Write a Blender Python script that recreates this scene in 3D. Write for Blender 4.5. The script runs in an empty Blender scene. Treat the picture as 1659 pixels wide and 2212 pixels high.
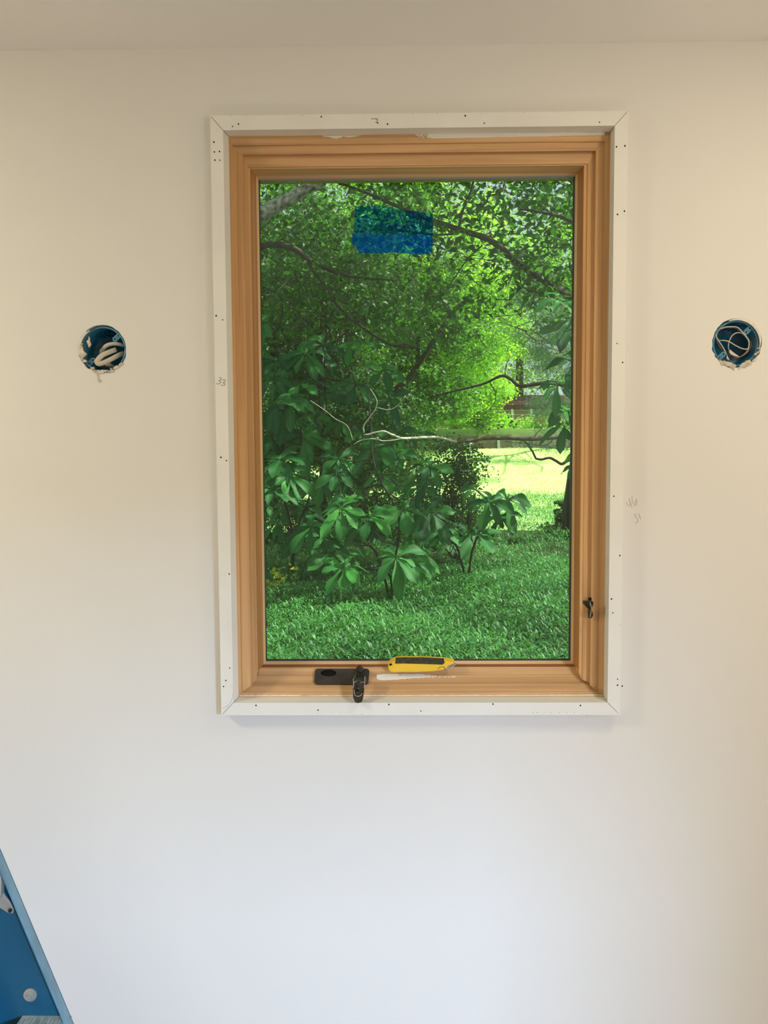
import bpy, bmesh, math, random
import numpy as np
from mathutils import Vector, geometry

random.seed(7)
rng = np.random.default_rng(7)
scn = bpy.context.scene
col = scn.collection
R = math.radians

# ------------------------------------------------------------------ camera
YAW, PITCH, ROLL = 0.01468938, 0.0645868, -0.00553998
CX, CY, CZ = -0.04966853, -1.71013166, 1.6
FPX = 1740.0
fw = Vector((-math.sin(YAW) * math.cos(PITCH), math.cos(YAW) * math.cos(PITCH), -math.sin(PITCH)))
rt = fw.cross(Vector((0, 0, 1))).normalized()
up = rt.cross(fw)
rt2 = math.cos(ROLL) * rt + math.sin(ROLL) * up
up2 = -math.sin(ROLL) * rt + math.cos(ROLL) * up
CAM = Vector((CX, CY, CZ))
cam = bpy.data.cameras.new('camera')
cam.sensor_fit = 'VERTICAL'
cam.sensor_height = 36.0
cam.lens = FPX / 2212 * 36.0
cam.clip_end = 400
co = bpy.data.objects.new('camera', cam)
col.objects.link(co)
from mathutils import Matrix
m = Matrix((rt2, up2, -fw)).transposed().to_4x4()
m.translation = CAM
co.matrix_world = m
scn.camera = co


def P(px, py, Y):
    """point of the photograph's line of sight that lies at depth Y behind the wall face"""
    d = fw + rt2 * ((px - 829.5) / FPX) - up2 * ((py - 1106.0) / FPX)
    t = (Y - CY) / d.y
    return CAM + d * t


# ------------------------------------------------------------------ light and exposure
scn.view_settings.view_transform = 'Standard'
scn.view_settings.look = 'None'
scn.view_settings.gamma = 1
scn.view_settings.exposure = 0.09
try:
    scn.view_settings.use_curve_mapping = False
except Exception:
    pass
scn.cycles.max_bounces = 8
scn.cycles.transparent_max_bounces = 16
scn.cycles.sample_clamp_indirect = 6

world = bpy.data.worlds.new('world')
scn.world = world
world.use_nodes = True
wn = world.node_tree
wn.nodes.clear()
bg = wn.nodes.new('ShaderNodeBackground')
sky = wn.nodes.new('ShaderNodeTexSky')
sky.sky_type = 'NISHITA'
sky.sun_disc = False
sky.sun_elevation = R(52)
sky.sun_rotation = R(120)
sky.dust_density = 3.0
sky.air_density = 1.0
mixw = wn.nodes.new('ShaderNodeMix')
mixw.data_type = 'RGBA'
mixw.inputs[0].default_value = 0.5
mixw.inputs[7].default_value = (6.0, 6.3, 6.6, 1)      # bright thin summer cloud
wo = wn.nodes.new('ShaderNodeOutputWorld')
wn.links.new(sky.outputs[0], mixw.inputs[6])
wn.links.new(mixw.outputs[2], bg.inputs[0])
bg.inputs[1].default_value = 0.155
wn.links.new(bg.outputs[0], wo.inputs[0])


def lamp(name, kind, loc, direction, energy, color, **kw):
    l = bpy.data.lights.new(name, kind)
    l.energy = energy
    l.color = color
    for k, v in kw.items():
        setattr(l, k, v)
    o = bpy.data.objects.new(name, l)
    o.location = loc
    o.rotation_euler = Vector(direction).to_track_quat('-Z', 'Y').to_euler()
    col.objects.link(o)
    return o


SUN_DIR = Vector((-0.75, -0.15, -1.0))
lamp('sun', 'SUN', (8, -4, 15), SUN_DIR, 12.0, (1.0, 0.96, 0.86), angle=R(0.6))
# open sky seen through the glazed door behind the camera, to its right: it reaches the lower wall under the lintel
lamp('door_daylight', 'AREA', (5.6, -9.2, 3.08), (-0.61, 1, -0.2), 930, (0.40, 0.63, 1.0), shape='RECTANGLE', size=0.55, size_y=0.9)
# ceiling lamp, plus unseen fill lights added to match the wall's brightness
lamp('right_fill_light', 'AREA', (1.15, -1.7, 1.6), (-0.7, 1, 0), 2.4, (1.0, 0.87, 0.67), shape='DISK', size=0.3)
lamp('right_side_light', 'AREA', (1.9, -0.95, 1.5), (-1, 0.5, 0), 3.0, (1.0, 0.87, 0.68), shape='RECTANGLE', size=0.3, size_y=0.3)
lamp('left_fill_light', 'AREA', (-1.8, -1.0, 2.39), (0.1, 0.1, -1), 20.5, (1.0, 0.93, 0.70), shape='DISK', size=0.3)
lamp('low_fill_light', 'AREA', (0.2, -1.5, 0.25), (0, 1, 0.2), 4.7, (0.88, 0.97, 1.0), shape='RECTANGLE', size=1.2, size_y=0.4)
lamp('ceiling_lamp_light', 'AREA', (0.8, -0.75, 2.40), (-0.1, 0.1, -1), 4.6, (1.0, 0.85, 0.6), shape='DISK', size=0.16)
lamp('upward_fill_light', 'AREA', (2.2, -3.6, 1.0), (-0.2, 0.3, 1), 22, (1.0, 0.9, 0.72), shape='DISK', size=0.4)


# ------------------------------------------------------------------ materials
def mat(name, color, rough=0.6, spec=0.5, metal=0.0, noise=None, bump=None, coords='Object', trans=None):
    """principled material; noise=(scale, amount, detail, stretch), bump=(scale, strength)"""
    m = bpy.data.materials.new(name)
    m.use_nodes = True
    nt = m.node_tree
    b = nt.nodes['Principled BSDF']
    b.inputs['Base Color'].default_value = (*color, 1)
    b.inputs['Roughness'].default_value = rough
    b.inputs['Specular IOR Level'].default_value = spec
    b.inputs['Metallic'].default_value = metal
    tc = nt.nodes.new('ShaderNodeTexCoord')
    if noise:
        sc_, amt, det, st = noise
        mp = nt.nodes.new('ShaderNodeMapping')
        mp.inputs['Scale'].default_value = st
        nz = nt.nodes.new('ShaderNodeTexNoise')
        nz.inputs['Scale'].default_value = sc_
        nz.inputs['Detail'].default_value = det
        rp = nt.nodes.new('ShaderNodeValToRGB')
        rp.color_ramp.elements[0].position = 0.3
        rp.color_ramp.elements[1].position = 0.7
        rp.color_ramp.elements[0].color = (*[c * (1 - amt) for c in color], 1)
        rp.color_ramp.elements[1].color = (*[min(1, c * (1 + amt)) for c in color], 1)
        nt.links.new(tc.outputs[coords], mp.inputs[0])
        nt.links.new(mp.outputs[0], nz.inputs[0])
        nt.links.new(nz.outputs[0], rp.inputs[0])
        nt.links.new(rp.outputs[0], b.inputs['Base Color'])
    if bump:
        n2 = nt.nodes.new('ShaderNodeTexNoise')
        n2.inputs['Scale'].default_value = bump[0]
        n2.inputs['Detail'].default_value = 4
        bp = nt.nodes.new('ShaderNodeBump')
        bp.inputs['Strength'].default_value = bump[1]
        bp.inputs['Distance'].default_value = 0.002
        nt.links.new(tc.outputs[coords], n2.inputs[0])
        nt.links.new(n2.outputs[0], bp.inputs['Height'])
        nt.links.new(bp.outputs[0], b.inputs['Normal'])
    return m


def leaf_mat(name, dark, light, trans=0.45, rough=0.5, tcol=None, spec=0.35):
    """two-sided leaf: per-leaf colour from the 'v' attribute, light shining through"""
    m = bpy.data.materials.new(name)
    m.use_nodes = True
    nt = m.node_tree
    b = nt.nodes['Principled BSDF']
    out = nt.nodes['Material Output']
    at = nt.nodes.new('ShaderNodeAttribute')
    at.attribute_name = 'v'
    rp = nt.nodes.new('ShaderNodeValToRGB')
    rp.color_ramp.elements[0].color = (*dark, 1)
    rp.color_ramp.elements[1].color = (*light, 1)
    nt.links.new(at.outputs['Fac'], rp.inputs[0])
    nt.links.new(rp.outputs[0], b.inputs['Base Color'])
    b.inputs['Roughness'].default_value = rough
    b.inputs['Specular IOR Level'].default_value = spec
    tr = nt.nodes.new('ShaderNodeBsdfTranslucent')
    mx = nt.nodes.new('ShaderNodeMix')
    mx.data_type = 'RGBA'
    mx.blend_type = 'MULTIPLY'
    mx.inputs[0].default_value = 1
    mx.inputs[7].default_value = (*(tcol or (1.7, 1.9, 0.7)), 1)
    nt.links.new(rp.outputs[0], mx.inputs[6])
    nt.links.new(mx.outputs[2], tr.inputs[0])
    ms = nt.nodes.new('ShaderNodeMixShader')
    ms.inputs[0].default_value = trans
    nt.links.new(b.outputs[0], ms.inputs[1])
    nt.links.new(tr.outputs[0], ms.inputs[2])
    nt.links.new(ms.outputs[0], out.inputs[0])
    return m


def wood_mat(name, base, dark, axis):
    m = bpy.data.materials.new(name)
    m.use_nodes = True
    nt = m.node_tree
    b = nt.nodes['Principled BSDF']
    tc = nt.nodes.new('ShaderNodeTexCoord')
    mp = nt.nodes.new('ShaderNodeMapping')
    s = [130.0, 130.0, 130.0]
    s[axis] = 2.2
    mp.inputs['Scale'].default_value = s
    nz = nt.nodes.new('ShaderNodeTexNoise')
    nz.inputs['Scale'].default_value = 1.0
    nz.inputs['Detail'].default_value = 5
    nz.inputs['Distortion'].default_value = 0.6
    rp = nt.nodes.new('ShaderNodeValToRGB')
    rp.color_ramp.elements[0].position = 0.30
    rp.color_ramp.elements[1].position = 0.62
    rp.color_ramp.elements[0].color = (*dark, 1)
    rp.color_ramp.elements[1].color = (*base, 1)
    mp2 = nt.nodes.new('ShaderNodeMapping')
    s2 = [38.0, 38.0, 38.0]
    s2[axis] = 0.9
    mp2.inputs['Scale'].default_value = s2
    nz2 = nt.nodes.new('ShaderNodeTexNoise')
    nz2.inputs['Scale'].default_value = 1.0
    nz2.inputs['Detail'].default_value = 2
    mx = nt.nodes.new('ShaderNodeMix')
    mx.data_type = 'RGBA'
    mx.blend_type = 'MULTIPLY'
    rp2 = nt.nodes.new('ShaderNodeValToRGB')
    rp2.color_ramp.elements[0].position = 0.35
    rp2.color_ramp.elements[1].position = 0.65
    rp2.color_ramp.elements[0].color = (0.80, 0.76, 0.70, 1)
    rp2.color_ramp.elements[1].color = (1.08, 1.07, 1.05, 1)
    mx.inputs[0].default_value = 1.0
    for a, c in ((mp, nz), (mp2, nz2)):
        nt.links.new(tc.outputs['Object'], a.inputs[0])
        nt.links.new(a.outputs[0], c.inputs[0])
    nt.links.new(nz.outputs[0], rp.inputs[0])
    nt.links.new(nz2.outputs[0], rp2.inputs[0])
    nt.links.new(rp.outputs[0], mx.inputs[6])
    nt.links.new(rp2.outputs[0], mx.inputs[7])
    nt.links.new(mx.outputs[2], b.inputs['Base Color'])
    b.inputs['Roughness'].default_value = 0.55
    b.inputs['Specular IOR Level'].default_value = 0.3
    return m


M = {}
M['wall'] = mat('painted_drywall', (0.77, 0.745, 0.70), 0.85, 0.2, noise=(1.6, 0.012, 3, (1, 1, 1)), bump=(260, 0.05))
M['ceil'] = mat('ceiling_paint', (0.90, 0.885, 0.865), 0.9, 0.2, bump=(200, 0.05))
M['floor'] = mat('oak_floor', (0.42, 0.27, 0.15), 0.5, 0.4, noise=(6, 0.2, 4, (8, 0.6, 1)))
M['trim'] = mat('primed_white_board', (0.81, 0.795, 0.74), 0.6, 0.3, noise=(9, 0.03, 5, (1, 1, 1)))
M['hole'] = mat('nail_hole_dark', (0.012, 0.010, 0.007), 0.9, 0.1)
M['scuff'] = mat('grey_scuff', (0.42, 0.41, 0.38), 0.9, 0.1)
M['pencil'] = mat('pencil_graphite', (0.12, 0.10, 0.08), 0.7, 0.3)
M['pencil_faint'] = mat('faint_pencil_graphite', (0.38, 0.35, 0.31), 0.7, 0.3)
M['wood_v'] = wood_mat('pine_upright', (0.66, 0.40, 0.185), (0.54, 0.30, 0.125), 2)
M['wood_h'] = wood_mat('pine_level', (0.68, 0.43, 0.22), (0.54, 0.31, 0.15), 0)
M['sash_v'] = wood_mat('sash_pine_upright', (0.50, 0.22, 0.07), (0.42, 0.17, 0.05), 2)
M['sash_h'] = wood_mat('sash_pine_level', (0.40, 0.14, 0.045), (0.33, 0.11, 0.035), 0)
M['bead_v'] = wood_mat('bead_pine_upright', (0.74, 0.52, 0.28), (0.66, 0.44, 0.22), 2)
M['bead_h'] = wood_mat('bead_pine_level', (0.72, 0.50, 0.30), (0.64, 0.43, 0.24), 0)
M['gasket'] = mat('black_gasket', (0.03, 0.035, 0.03), 0.6)
M['spacer'] = mat('grey_spacer', (0.22, 0.24, 0.22), 0.5, metal=0.3)
M['black_plastic'] = mat('black_hardware', (0.034, 0.030, 0.024), 0.42, 0.5, noise=(30, 0.4, 3, (1, 1, 1)))
M['bronze'] = mat('dark_bronze_metal', (0.035, 0.03, 0.022), 0.32, 0.6, metal=0.4, noise=(60, 0.5, 4, (1, 1, 1)))
M['dust'] = mat('white_dust_smear', (0.45, 0.44, 0.41), 0.9, 0.1)
M['yellow'] = mat('yellow_plastic', (0.85, 0.55, 0.03), 0.35, 0.5, noise=(25, 0.06, 4, (1, 1, 1)))
M['grip'] = mat('black_rubber_grip', (0.05, 0.05, 0.035), 0.7, 0.3, noise=(120, 0.5, 4, (1, 1, 1)))
M['steel'] = mat('steel', (0.55, 0.53, 0.48), 0.28, metal=1.0)
M['aluminium'] = mat('dusty_aluminium', (0.50, 0.46, 0.40), 0.5, 0.4, metal=0.35, noise=(18, 0.2, 4, (1, 1, 1)))
M['boxblue'] = mat('blue_box_plastic', (0.018, 0.15, 0.26), 0.4, 0.5, noise=(25, 0.25, 3, (1, 1, 1)))
M['boxtab'] = mat('pale_blue_tab_plastic', (0.09, 0.25, 0.36), 0.5, 0.4)
M['cable'] = mat('white_cable_sheath', (0.62, 0.55, 0.42), 0.5, 0.4)
M['copper'] = mat('bare_copper', (0.45, 0.20, 0.08), 0.4, metal=0.8)
M['paper'] = mat('torn_drywall_paper', (0.60, 0.54, 0.43), 0.9, 0.1, noise=(80, 0.25, 4, (1, 1, 1)))
M['gypsum'] = mat('gypsum_edge', (0.72, 0.69, 0.62), 0.95, 0.1, noise=(90, 0.15, 4, (1, 1, 1)))
M['spackle'] = mat('white_paint_smear', (0.82, 0.79, 0.72), 0.8, 0.2)
M['ladder'] = mat('blue_fibreglass', (0.012, 0.115, 0.20), 0.35, 0.5, noise=(5, 0.12, 4, (1, 1, 1)))
M['ladder_edge'] = mat('worn_blue_fibreglass', (0.13, 0.30, 0.42), 0.45, 0.5, noise=(12, 0.3, 4, (1, 1, 1)))
M['dusty_step'] = mat('dusty_blue_grey_tread', (0.30, 0.38, 0.40), 0.8, 0.2, noise=(25, 0.5, 5, (1, 1, 1)))
M['bark'] = mat('grey_brown_bark', (0.10, 0.08, 0.06), 0.9, 0.2, noise=(14, 0.45, 5, (1, 1, 0.3)), bump=(30, 0.6))
M['bark_dark'] = mat('dark_bark', (0.045, 0.036, 0.026), 0.9, 0.2, noise=(14, 0.4, 5, (1, 1, 0.4)))
M['bark_pale'] = mat('lichen_covered_bark', (0.23, 0.22, 0.17), 0.9, 0.2, noise=(22, 0.85, 6, (1, 1, 1)), bump=(30, 0.6))
M['twig_pale'] = mat('bare_pale_wood', (0.52, 0.48, 0.34), 0.8, 0.2, noise=(18, 0.3, 4, (1, 1, 1)))
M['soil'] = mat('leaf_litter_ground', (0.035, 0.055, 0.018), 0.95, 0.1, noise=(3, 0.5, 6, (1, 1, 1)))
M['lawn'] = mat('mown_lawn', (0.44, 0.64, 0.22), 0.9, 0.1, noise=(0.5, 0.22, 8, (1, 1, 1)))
M['brickmortar'] = None
M['roof'] = mat('brown_shingles', (0.10, 0.045, 0.035), 0.9, 0.2)
M['siding_white'] = mat('white_house_trim', (0.75, 0.72, 0.66), 0.7, 0.2)
M['stone'] = mat('tan_retaining_blocks', (0.22, 0.175, 0.10), 0.9, 0.2, noise=(3, 0.3, 5, (1, 1, 1)))
M['stone_pale'] = mat('pale_retaining_blocks', (0.36, 0.33, 0.19), 0.9, 0.2, noise=(3, 0.3, 5, (1, 1, 2)))
M['housewin'] = mat('dark_house_glazing', (0.03, 0.04, 0.04), 0.15, 0.6)

# leaves
M['lf_bright'] = leaf_mat('sunny_yellow_green_leaves', (0.06, 0.18, 0.02), (0.42, 0.62, 0.10), 0.5)  # sunlit highlights partly put into the brighter leaf colour
M['lf_near'] = leaf_mat('overhead_leaves', (0.012, 0.055, 0.008), (0.055, 0.16, 0.02), 0.5)  # leaf colour darkened so near leaves read as shaded silhouettes
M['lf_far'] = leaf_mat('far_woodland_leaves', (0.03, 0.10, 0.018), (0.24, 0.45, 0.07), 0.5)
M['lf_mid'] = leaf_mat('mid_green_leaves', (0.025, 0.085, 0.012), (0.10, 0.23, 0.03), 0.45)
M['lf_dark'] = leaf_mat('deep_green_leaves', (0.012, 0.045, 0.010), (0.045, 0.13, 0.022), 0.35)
M['lf_pine'] = leaf_mat('blue_green_needles', (0.03, 0.09, 0.045), (0.08, 0.17, 0.08), 0.2, tcol=(1, 1.2, .8))
M['lf_mag'] = leaf_mat('large_magnolia_leaves', (0.006, 0.060, 0.018), (0.060, 0.25, 0.045), 0.30, rough=0.55, spec=0.15, tcol=(1.4, 1.6, .7))
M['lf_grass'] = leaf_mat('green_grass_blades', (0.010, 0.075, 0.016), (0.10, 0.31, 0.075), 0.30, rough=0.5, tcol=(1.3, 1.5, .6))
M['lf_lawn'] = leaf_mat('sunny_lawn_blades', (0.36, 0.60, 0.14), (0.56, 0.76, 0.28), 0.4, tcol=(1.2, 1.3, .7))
M['lf_yellow'] = leaf_mat('yellowed_heart_leaves', (0.35, 0.42, 0.04), (0.70, 0.72, 0.12), 0.4, tcol=(1.2, 1.2, .6))
M['lf_red'] = leaf_mat('red_blossom', (0.55, 0.03, 0.02), (0.8, 0.08, 0.05), 0.3, tcol=(1, 1, 1))


# glass: reflecting pane with teal-tinted reflection
def glass_mat():
    m = bpy.data.materials.new('window_glass')
    m.use_nodes = True
    nt = m.node_tree
    nt.nodes.remove(nt.nodes['Principled BSDF'])
    out = nt.nodes['Material Output']
    tr = nt.nodes.new('ShaderNodeBsdfTransparent')
    tr.inputs[0].default_value = (0.955, 0.99, 0.965, 1)
    gl = nt.nodes.new('ShaderNodeBsdfGlossy')
    gl.inputs['Roughness'].default_value = 0.0
    gl.inputs['Color'].default_value = (0.62, 0.80, 0.74, 1)
    fr = nt.nodes.new('ShaderNodeFresnel')
    fr.inputs['IOR'].default_value = 1.45
    ms = nt.nodes.new('ShaderNodeMixShader')
    nt.links.new(fr.outputs[0], ms.inputs[0])
    nt.links.new(tr.outputs[0], ms.inputs[1])
    nt.links.new(gl.outputs[0], ms.inputs[2])
    nt.links.new(ms.outputs[0], out.inputs[0])
    return m


def refl_sheet_mat(name, color, alpha):
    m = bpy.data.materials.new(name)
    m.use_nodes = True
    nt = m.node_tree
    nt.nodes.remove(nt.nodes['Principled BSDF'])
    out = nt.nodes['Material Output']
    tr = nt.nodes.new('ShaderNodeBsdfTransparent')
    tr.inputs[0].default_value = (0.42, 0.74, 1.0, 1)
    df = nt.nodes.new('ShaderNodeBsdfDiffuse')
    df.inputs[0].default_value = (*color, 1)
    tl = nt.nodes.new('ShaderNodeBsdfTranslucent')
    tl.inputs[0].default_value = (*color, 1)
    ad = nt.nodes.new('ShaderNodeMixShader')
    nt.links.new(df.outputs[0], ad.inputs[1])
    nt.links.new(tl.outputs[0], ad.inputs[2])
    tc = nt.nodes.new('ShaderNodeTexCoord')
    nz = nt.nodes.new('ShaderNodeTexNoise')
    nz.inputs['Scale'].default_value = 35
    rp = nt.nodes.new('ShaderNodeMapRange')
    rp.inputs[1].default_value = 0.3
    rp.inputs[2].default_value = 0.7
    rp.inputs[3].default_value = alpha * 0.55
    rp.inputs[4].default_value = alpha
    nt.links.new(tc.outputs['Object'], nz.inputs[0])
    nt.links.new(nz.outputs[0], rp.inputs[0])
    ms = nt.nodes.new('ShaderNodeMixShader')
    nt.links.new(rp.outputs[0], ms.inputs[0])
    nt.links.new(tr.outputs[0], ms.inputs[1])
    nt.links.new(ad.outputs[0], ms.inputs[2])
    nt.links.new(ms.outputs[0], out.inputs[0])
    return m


M['glass'] = glass_mat()
M['refl_sheet'] = refl_sheet_mat('blue_reflection', (0.0, 0.22, 0.95), 0.27)  # blue reflection in the pane, put into sheet colours
M['refl_sheet_faint'] = refl_sheet_mat('faint_blue_reflection', (0.0, 0.15, 0.75), 0.07)


def brick_mat():
    m = bpy.data.materials.new('red_brick')
    m.use_nodes = True
    nt = m.node_tree
    b = nt.nodes['Principled BSDF']
    tc = nt.nodes.new('ShaderNodeTexCoord')
    mp = nt.nodes.new('ShaderNodeMapping')
    mp.inputs['Rotation'].default_value = (R(90), 0, 0)
    br = nt.nodes.new('ShaderNodeTexBrick')
    br.inputs['Scale'].default_value = 1.0
    br.inputs['Brick Width'].default_value = 0.9
    br.inputs['Row Height'].default_value = 0.27
    br.inputs['Mortar Size'].default_value = 0.035
    br.inputs['Color1'].default_value = (0.36, 0.22, 0.17, 1)
    br.inputs['Color2'].default_value = (0.44, 0.29, 0.23, 1)
    br.inputs['Mortar'].default_value = (0.62, 0.56, 0.47, 1)
    nt.links.new(tc.outputs['Object'], mp.inputs[0])
    nt.links.new(mp.outputs[0], br.inputs[0])
    nt.links.new(br.outputs[0], b.inputs['Base Color'])
    b.inputs['Roughness'].default_value = 0.9
    return m


M['brick'] = brick_mat()


# ------------------------------------------------------------------ helpers
def tag(o, label=None, cat=None, group=None, kind=None):
    if label: o['label'] = label
    if cat: o['category'] = cat
    if group: o['group'] = group
    if kind: o['kind'] = kind
    return o


def empty(name, loc, label=None, cat=None, group=None, kind=None):
    o = bpy.data.objects.new(name, None)
    o.empty_display_size = 0.1
    o.location = loc
    col.objects.link(o)
    return tag(o, label, cat, group, kind)


def link(name, me, parent=None, mats=None, smooth=False):
    o = bpy.data.objects.new(name, me)
    col.objects.link(o)
    for mm in (mats or []):
        me.materials.append(mm)
    if smooth:
        me.polygons.foreach_set('use_smooth', [True] * len(me.polygons))
    if parent is not None:
        o.parent = parent
        # geometry is authored in world space: cancel the chain of plain translations
        off = Vector((0, 0, 0))
        p = parent
        while p is not None:
            off += p.location
            p = p.parent
        o.location = -off
    return o


class MB:
    """collects shapes in world coordinates, with material slots, builds ONE mesh object"""
    def __init__(self):
        self.v, self.f, self.m = [], [], []

    def add(self, vs, fs, mi=0):
        n = len(self.v)
        self.v += [tuple(x) for x in vs]
        self.f += [tuple(i + n for i in f) for f in fs]
        self.m += [mi] * len(fs)
        return self

    def box(self, x0, x1, y0, y1, z0, z1, mi=0):
        vs = [(x, y, z) for x in (x0, x1) for y in (y0, y1) for z in (z0, z1)]
        fs = [(0, 1, 3, 2), (4, 6, 7, 5), (0, 4, 5, 1), (2, 3, 7, 6), (0, 2, 6, 4), (1, 5, 7, 3)]
        return self.add(vs, fs, mi)

    def hexa(self, a, b, mi=0):
        """two quads a, b (4 points each) joined into a solid"""
        vs = list(a) + list(b)
        fs = [(3, 2, 1, 0), (4, 5, 6, 7)] + [(i, (i + 1) % 4, (i + 1) % 4 + 4, i + 4) for i in range(4)]
        return self.add(vs, fs, mi)

    def tube(self, pts, rad, seg=8, mi=0, flat=1.0, flatdir=None):
        pts = [Vector(p) for p in pts]
        if not isinstance(rad, (list, tuple, np.ndarray)): rad = [rad] * len(pts)
        vs, fs = [], []
        u = None
        for i, p in enumerate(pts):
            t = (pts[min(i + 1, len(pts) - 1)] - pts[max(i - 1, 0)])
            if t.length < 1e-9: t = Vector((0, 0, 1))
            t.normalize()
            if flatdir is not None:
                u = Vector(flatdir)
                u = (u - t * u.dot(t)).normalized()
            elif u is None:
                u = t.orthogonal().normalized()
            else:
                u = (u - t * u.dot(t))
                u = u.normalized() if u.length > 1e-6 else t.orthogonal().normalized()
            w = t.cross(u)
            for k in range(seg):
                a = 2 * math.pi * k / seg
                vs.append(p + (u * math.cos(a) * flat + w * math.sin(a)) * rad[i])
        for i in range(len(pts) - 1):
            for k in range(seg):
                k2 = (k + 1) % seg
                fs.append((i * seg + k, i * seg + k2, (i + 1) * seg + k2, (i + 1) * seg + k))
        fs.append(tuple(range(seg - 1, -1, -1)))
        fs.append(tuple(range((len(pts) - 1) * seg, len(pts) * seg)))
        return self.add(vs, fs, mi)

    def prism(self, outline, depthvec, mi=0):
        """outline: list of 3D points (planar), extruded by depthvec"""
        d = Vector(depthvec)
        a = [Vector(p) for p in outline]
        b = [p + d for p in a]
        n = len(a)
        fs = [tuple(range(n - 1, -1, -1)), tuple(range(n, 2 * n))]
        fs += [(i, (i + 1) % n, (i + 1) % n + n, i + n) for i in range(n)]
        return self.add(a + b, fs, mi)

    def build(self, name, mats, parent=None, smooth=False, bevel=0, seg=2):
        me = bpy.data.meshes.new(name)
        me.from_pydata(self.v, [], self.f)
        if not isinstance(mats, (list, tuple)): mats = [mats]
        o = link(name, me, parent, mats, smooth)
        me.polygons.foreach_set('material_index', self.m)
        bm = bmesh.new()
        bm.from_mesh(me)
        bmesh.ops.recalc_face_normals(bm, faces=bm.faces)
        bm.to_mesh(me)
        bm.free()
        if bevel:
            md = o.modifiers.new('bevel', 'BEVEL')
            md.width = bevel
            md.segments = seg
            md.limit_method = 'ANGLE'
            md.angle_limit = R(35)
        return o


def spline(pts, n=6):
    """Catmull-Rom through pts"""
    pts = [Vector(p) for p in pts]
    q = [pts[0] * 2 - pts[1]] + pts + [pts[-1] * 2 - pts[-2]]
    out = []
    for i in range(1, len(q) - 2):
        for k in range(n):
            t = k / n
            a, b, c, d = q[i - 1], q[i], q[i + 1], q[i + 2]
            out.append(0.5 * ((2 * b) + (-a + c) * t + (2 * a - 5 * b + 4 * c - d) * t * t + (-a + 3 * b - 3 * c + d) * t ** 3))
    out.append(pts[-1])
    return out


def fast_mesh(name, verts, faces, nv, mats, parent=None, v=None, smooth=False):
    """verts (N,3) float, faces (F,k) int; v = per-vertex attribute"""
    me = bpy.data.meshes.new(name)
    F, k = faces.shape
    me.vertices.add(len(verts))
    me.vertices.foreach_set('co', np.ascontiguousarray(verts, dtype=np.float32).ravel())
    me.loops.add(F * k)
    me.loops.foreach_set('vertex_index', np.ascontiguousarray(faces, dtype=np.int32).ravel())
    me.polygons.add(F)
    me.polygons.foreach_set('loop_start', np.arange(0, F * k, k, dtype=np.int32))
    me.polygons.foreach_set('loop_total', np.full(F, k, dtype=np.int32))
    me.update(calc_edges=True)
    if v is not None:
        at = me.attributes.new('v', 'FLOAT', 'POINT')
        at.data.foreach_set('value', np.ascontiguousarray(v, dtype=np.float32))
    return link(name, me, parent, mats, smooth)


def leaf_cloud(name, C, size, mat_, parent=None, tilt=0.7, aspect=0.5, kind=None, droop=0.3, vbase=None):
    """C: (N,3) leaf base points -> one mesh of folded, pointed leaves (6 verts, 4 faces each)"""
    N = len(C)
    az = rng.uniform(0, 2 * np.pi, N)
    el = rng.normal(-droop, tilt * 0.6, N)
    d = np.stack([np.cos(az) * np.cos(el), np.sin(az) * np.cos(el), np.sin(el)], 1)
    upv = np.tile([0, 0, 1.0], (N, 1)) + rng.normal(0, tilt, (N, 3))
    s = np.cross(d, upv)
    s /= np.linalg.norm(s, axis=1, keepdims=True) + 1e-9
    n = np.cross(s, d)
    L = (size * rng.uniform(0.6, 1.25, N))[:, None]
    W = L * aspect
    fold = W * 0.18
    v0 = C
    v1 = C + d * L * 0.42 + s * W * 0.5 + n * fold
    v2 = C + d * L * 0.42 - s * W * 0.5 + n * fold
    v3 = C + d * L * 0.45
    v4 = C + d * L + n * (-0.12) * L
    verts = np.stack([v0, v1, v2, v3, v4], 1).reshape(-1, 3)
    b = (np.arange(N) * 5)[:, None]
    f = np.concatenate([b + [0, 3, 1], b + [0, 2, 3], b + [3, 4, 1], b + [3, 2, 4]], 0)
    val = rng.uniform(0, 1, N) if vbase is None else np.clip(vbase + rng.normal(0, 0.2, N), 0, 1)
    v = np.repeat(val, 5)
    o = fast_mesh(name, verts, f, 5, [mat_], parent, v)
    if kind: o['kind'] = kind
    return o


def ground_z(x, y):
    """garden ground: level by the house, climbing towards the retaining wall"""
    ys = np.array([-2.0, 4.0, 8.3, 16.0, 24, 36.3, 60.0])
    zs = np.array([0.05, 0.08, 0.10, 0.42, 0.95, 2.10, 2.6])
    return np.interp(y, ys, zs) + 0.04 * np.sin(np.asarray(x) * 1.3) * np.cos(np.asarray(y) * 0.9)


# ------------------------------------------------------------------ room shell
ZC = 2.447
XL, XR, YB = -2.1, 3.3, -4.6
WT = 0.0125


def jagged(cx, cz, r, n, amp, seed):
    q = random.Random(seed)
    out = []
    for i in range(n):
        a = 2 * math.pi * i / n
        j = amp * (1.0 if math.sin(a) < -0.2 else 0.35)
        rr = r + q.uniform(-j, j)
        out.append((cx + rr * math.cos(a), cz + rr * math.sin(a)))
    return out


BL = P(221, 754, 0.0)
BRr = P(1592, 741, 0.0)
BOXR = 0.0505
holeL = jagged(BL.x, BL.z, BOXR, 56, 0.0016, 3)
holeR = jagged(BRr.x, BRr.z, BOXR + 0.001, 56, 0.0018, 5)

# rings of the window: (left px, top px, right px, bottom px) and per-side depths
ROWL, COLT, ROWR, COLB = 829, 930, 1100, 905


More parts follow.
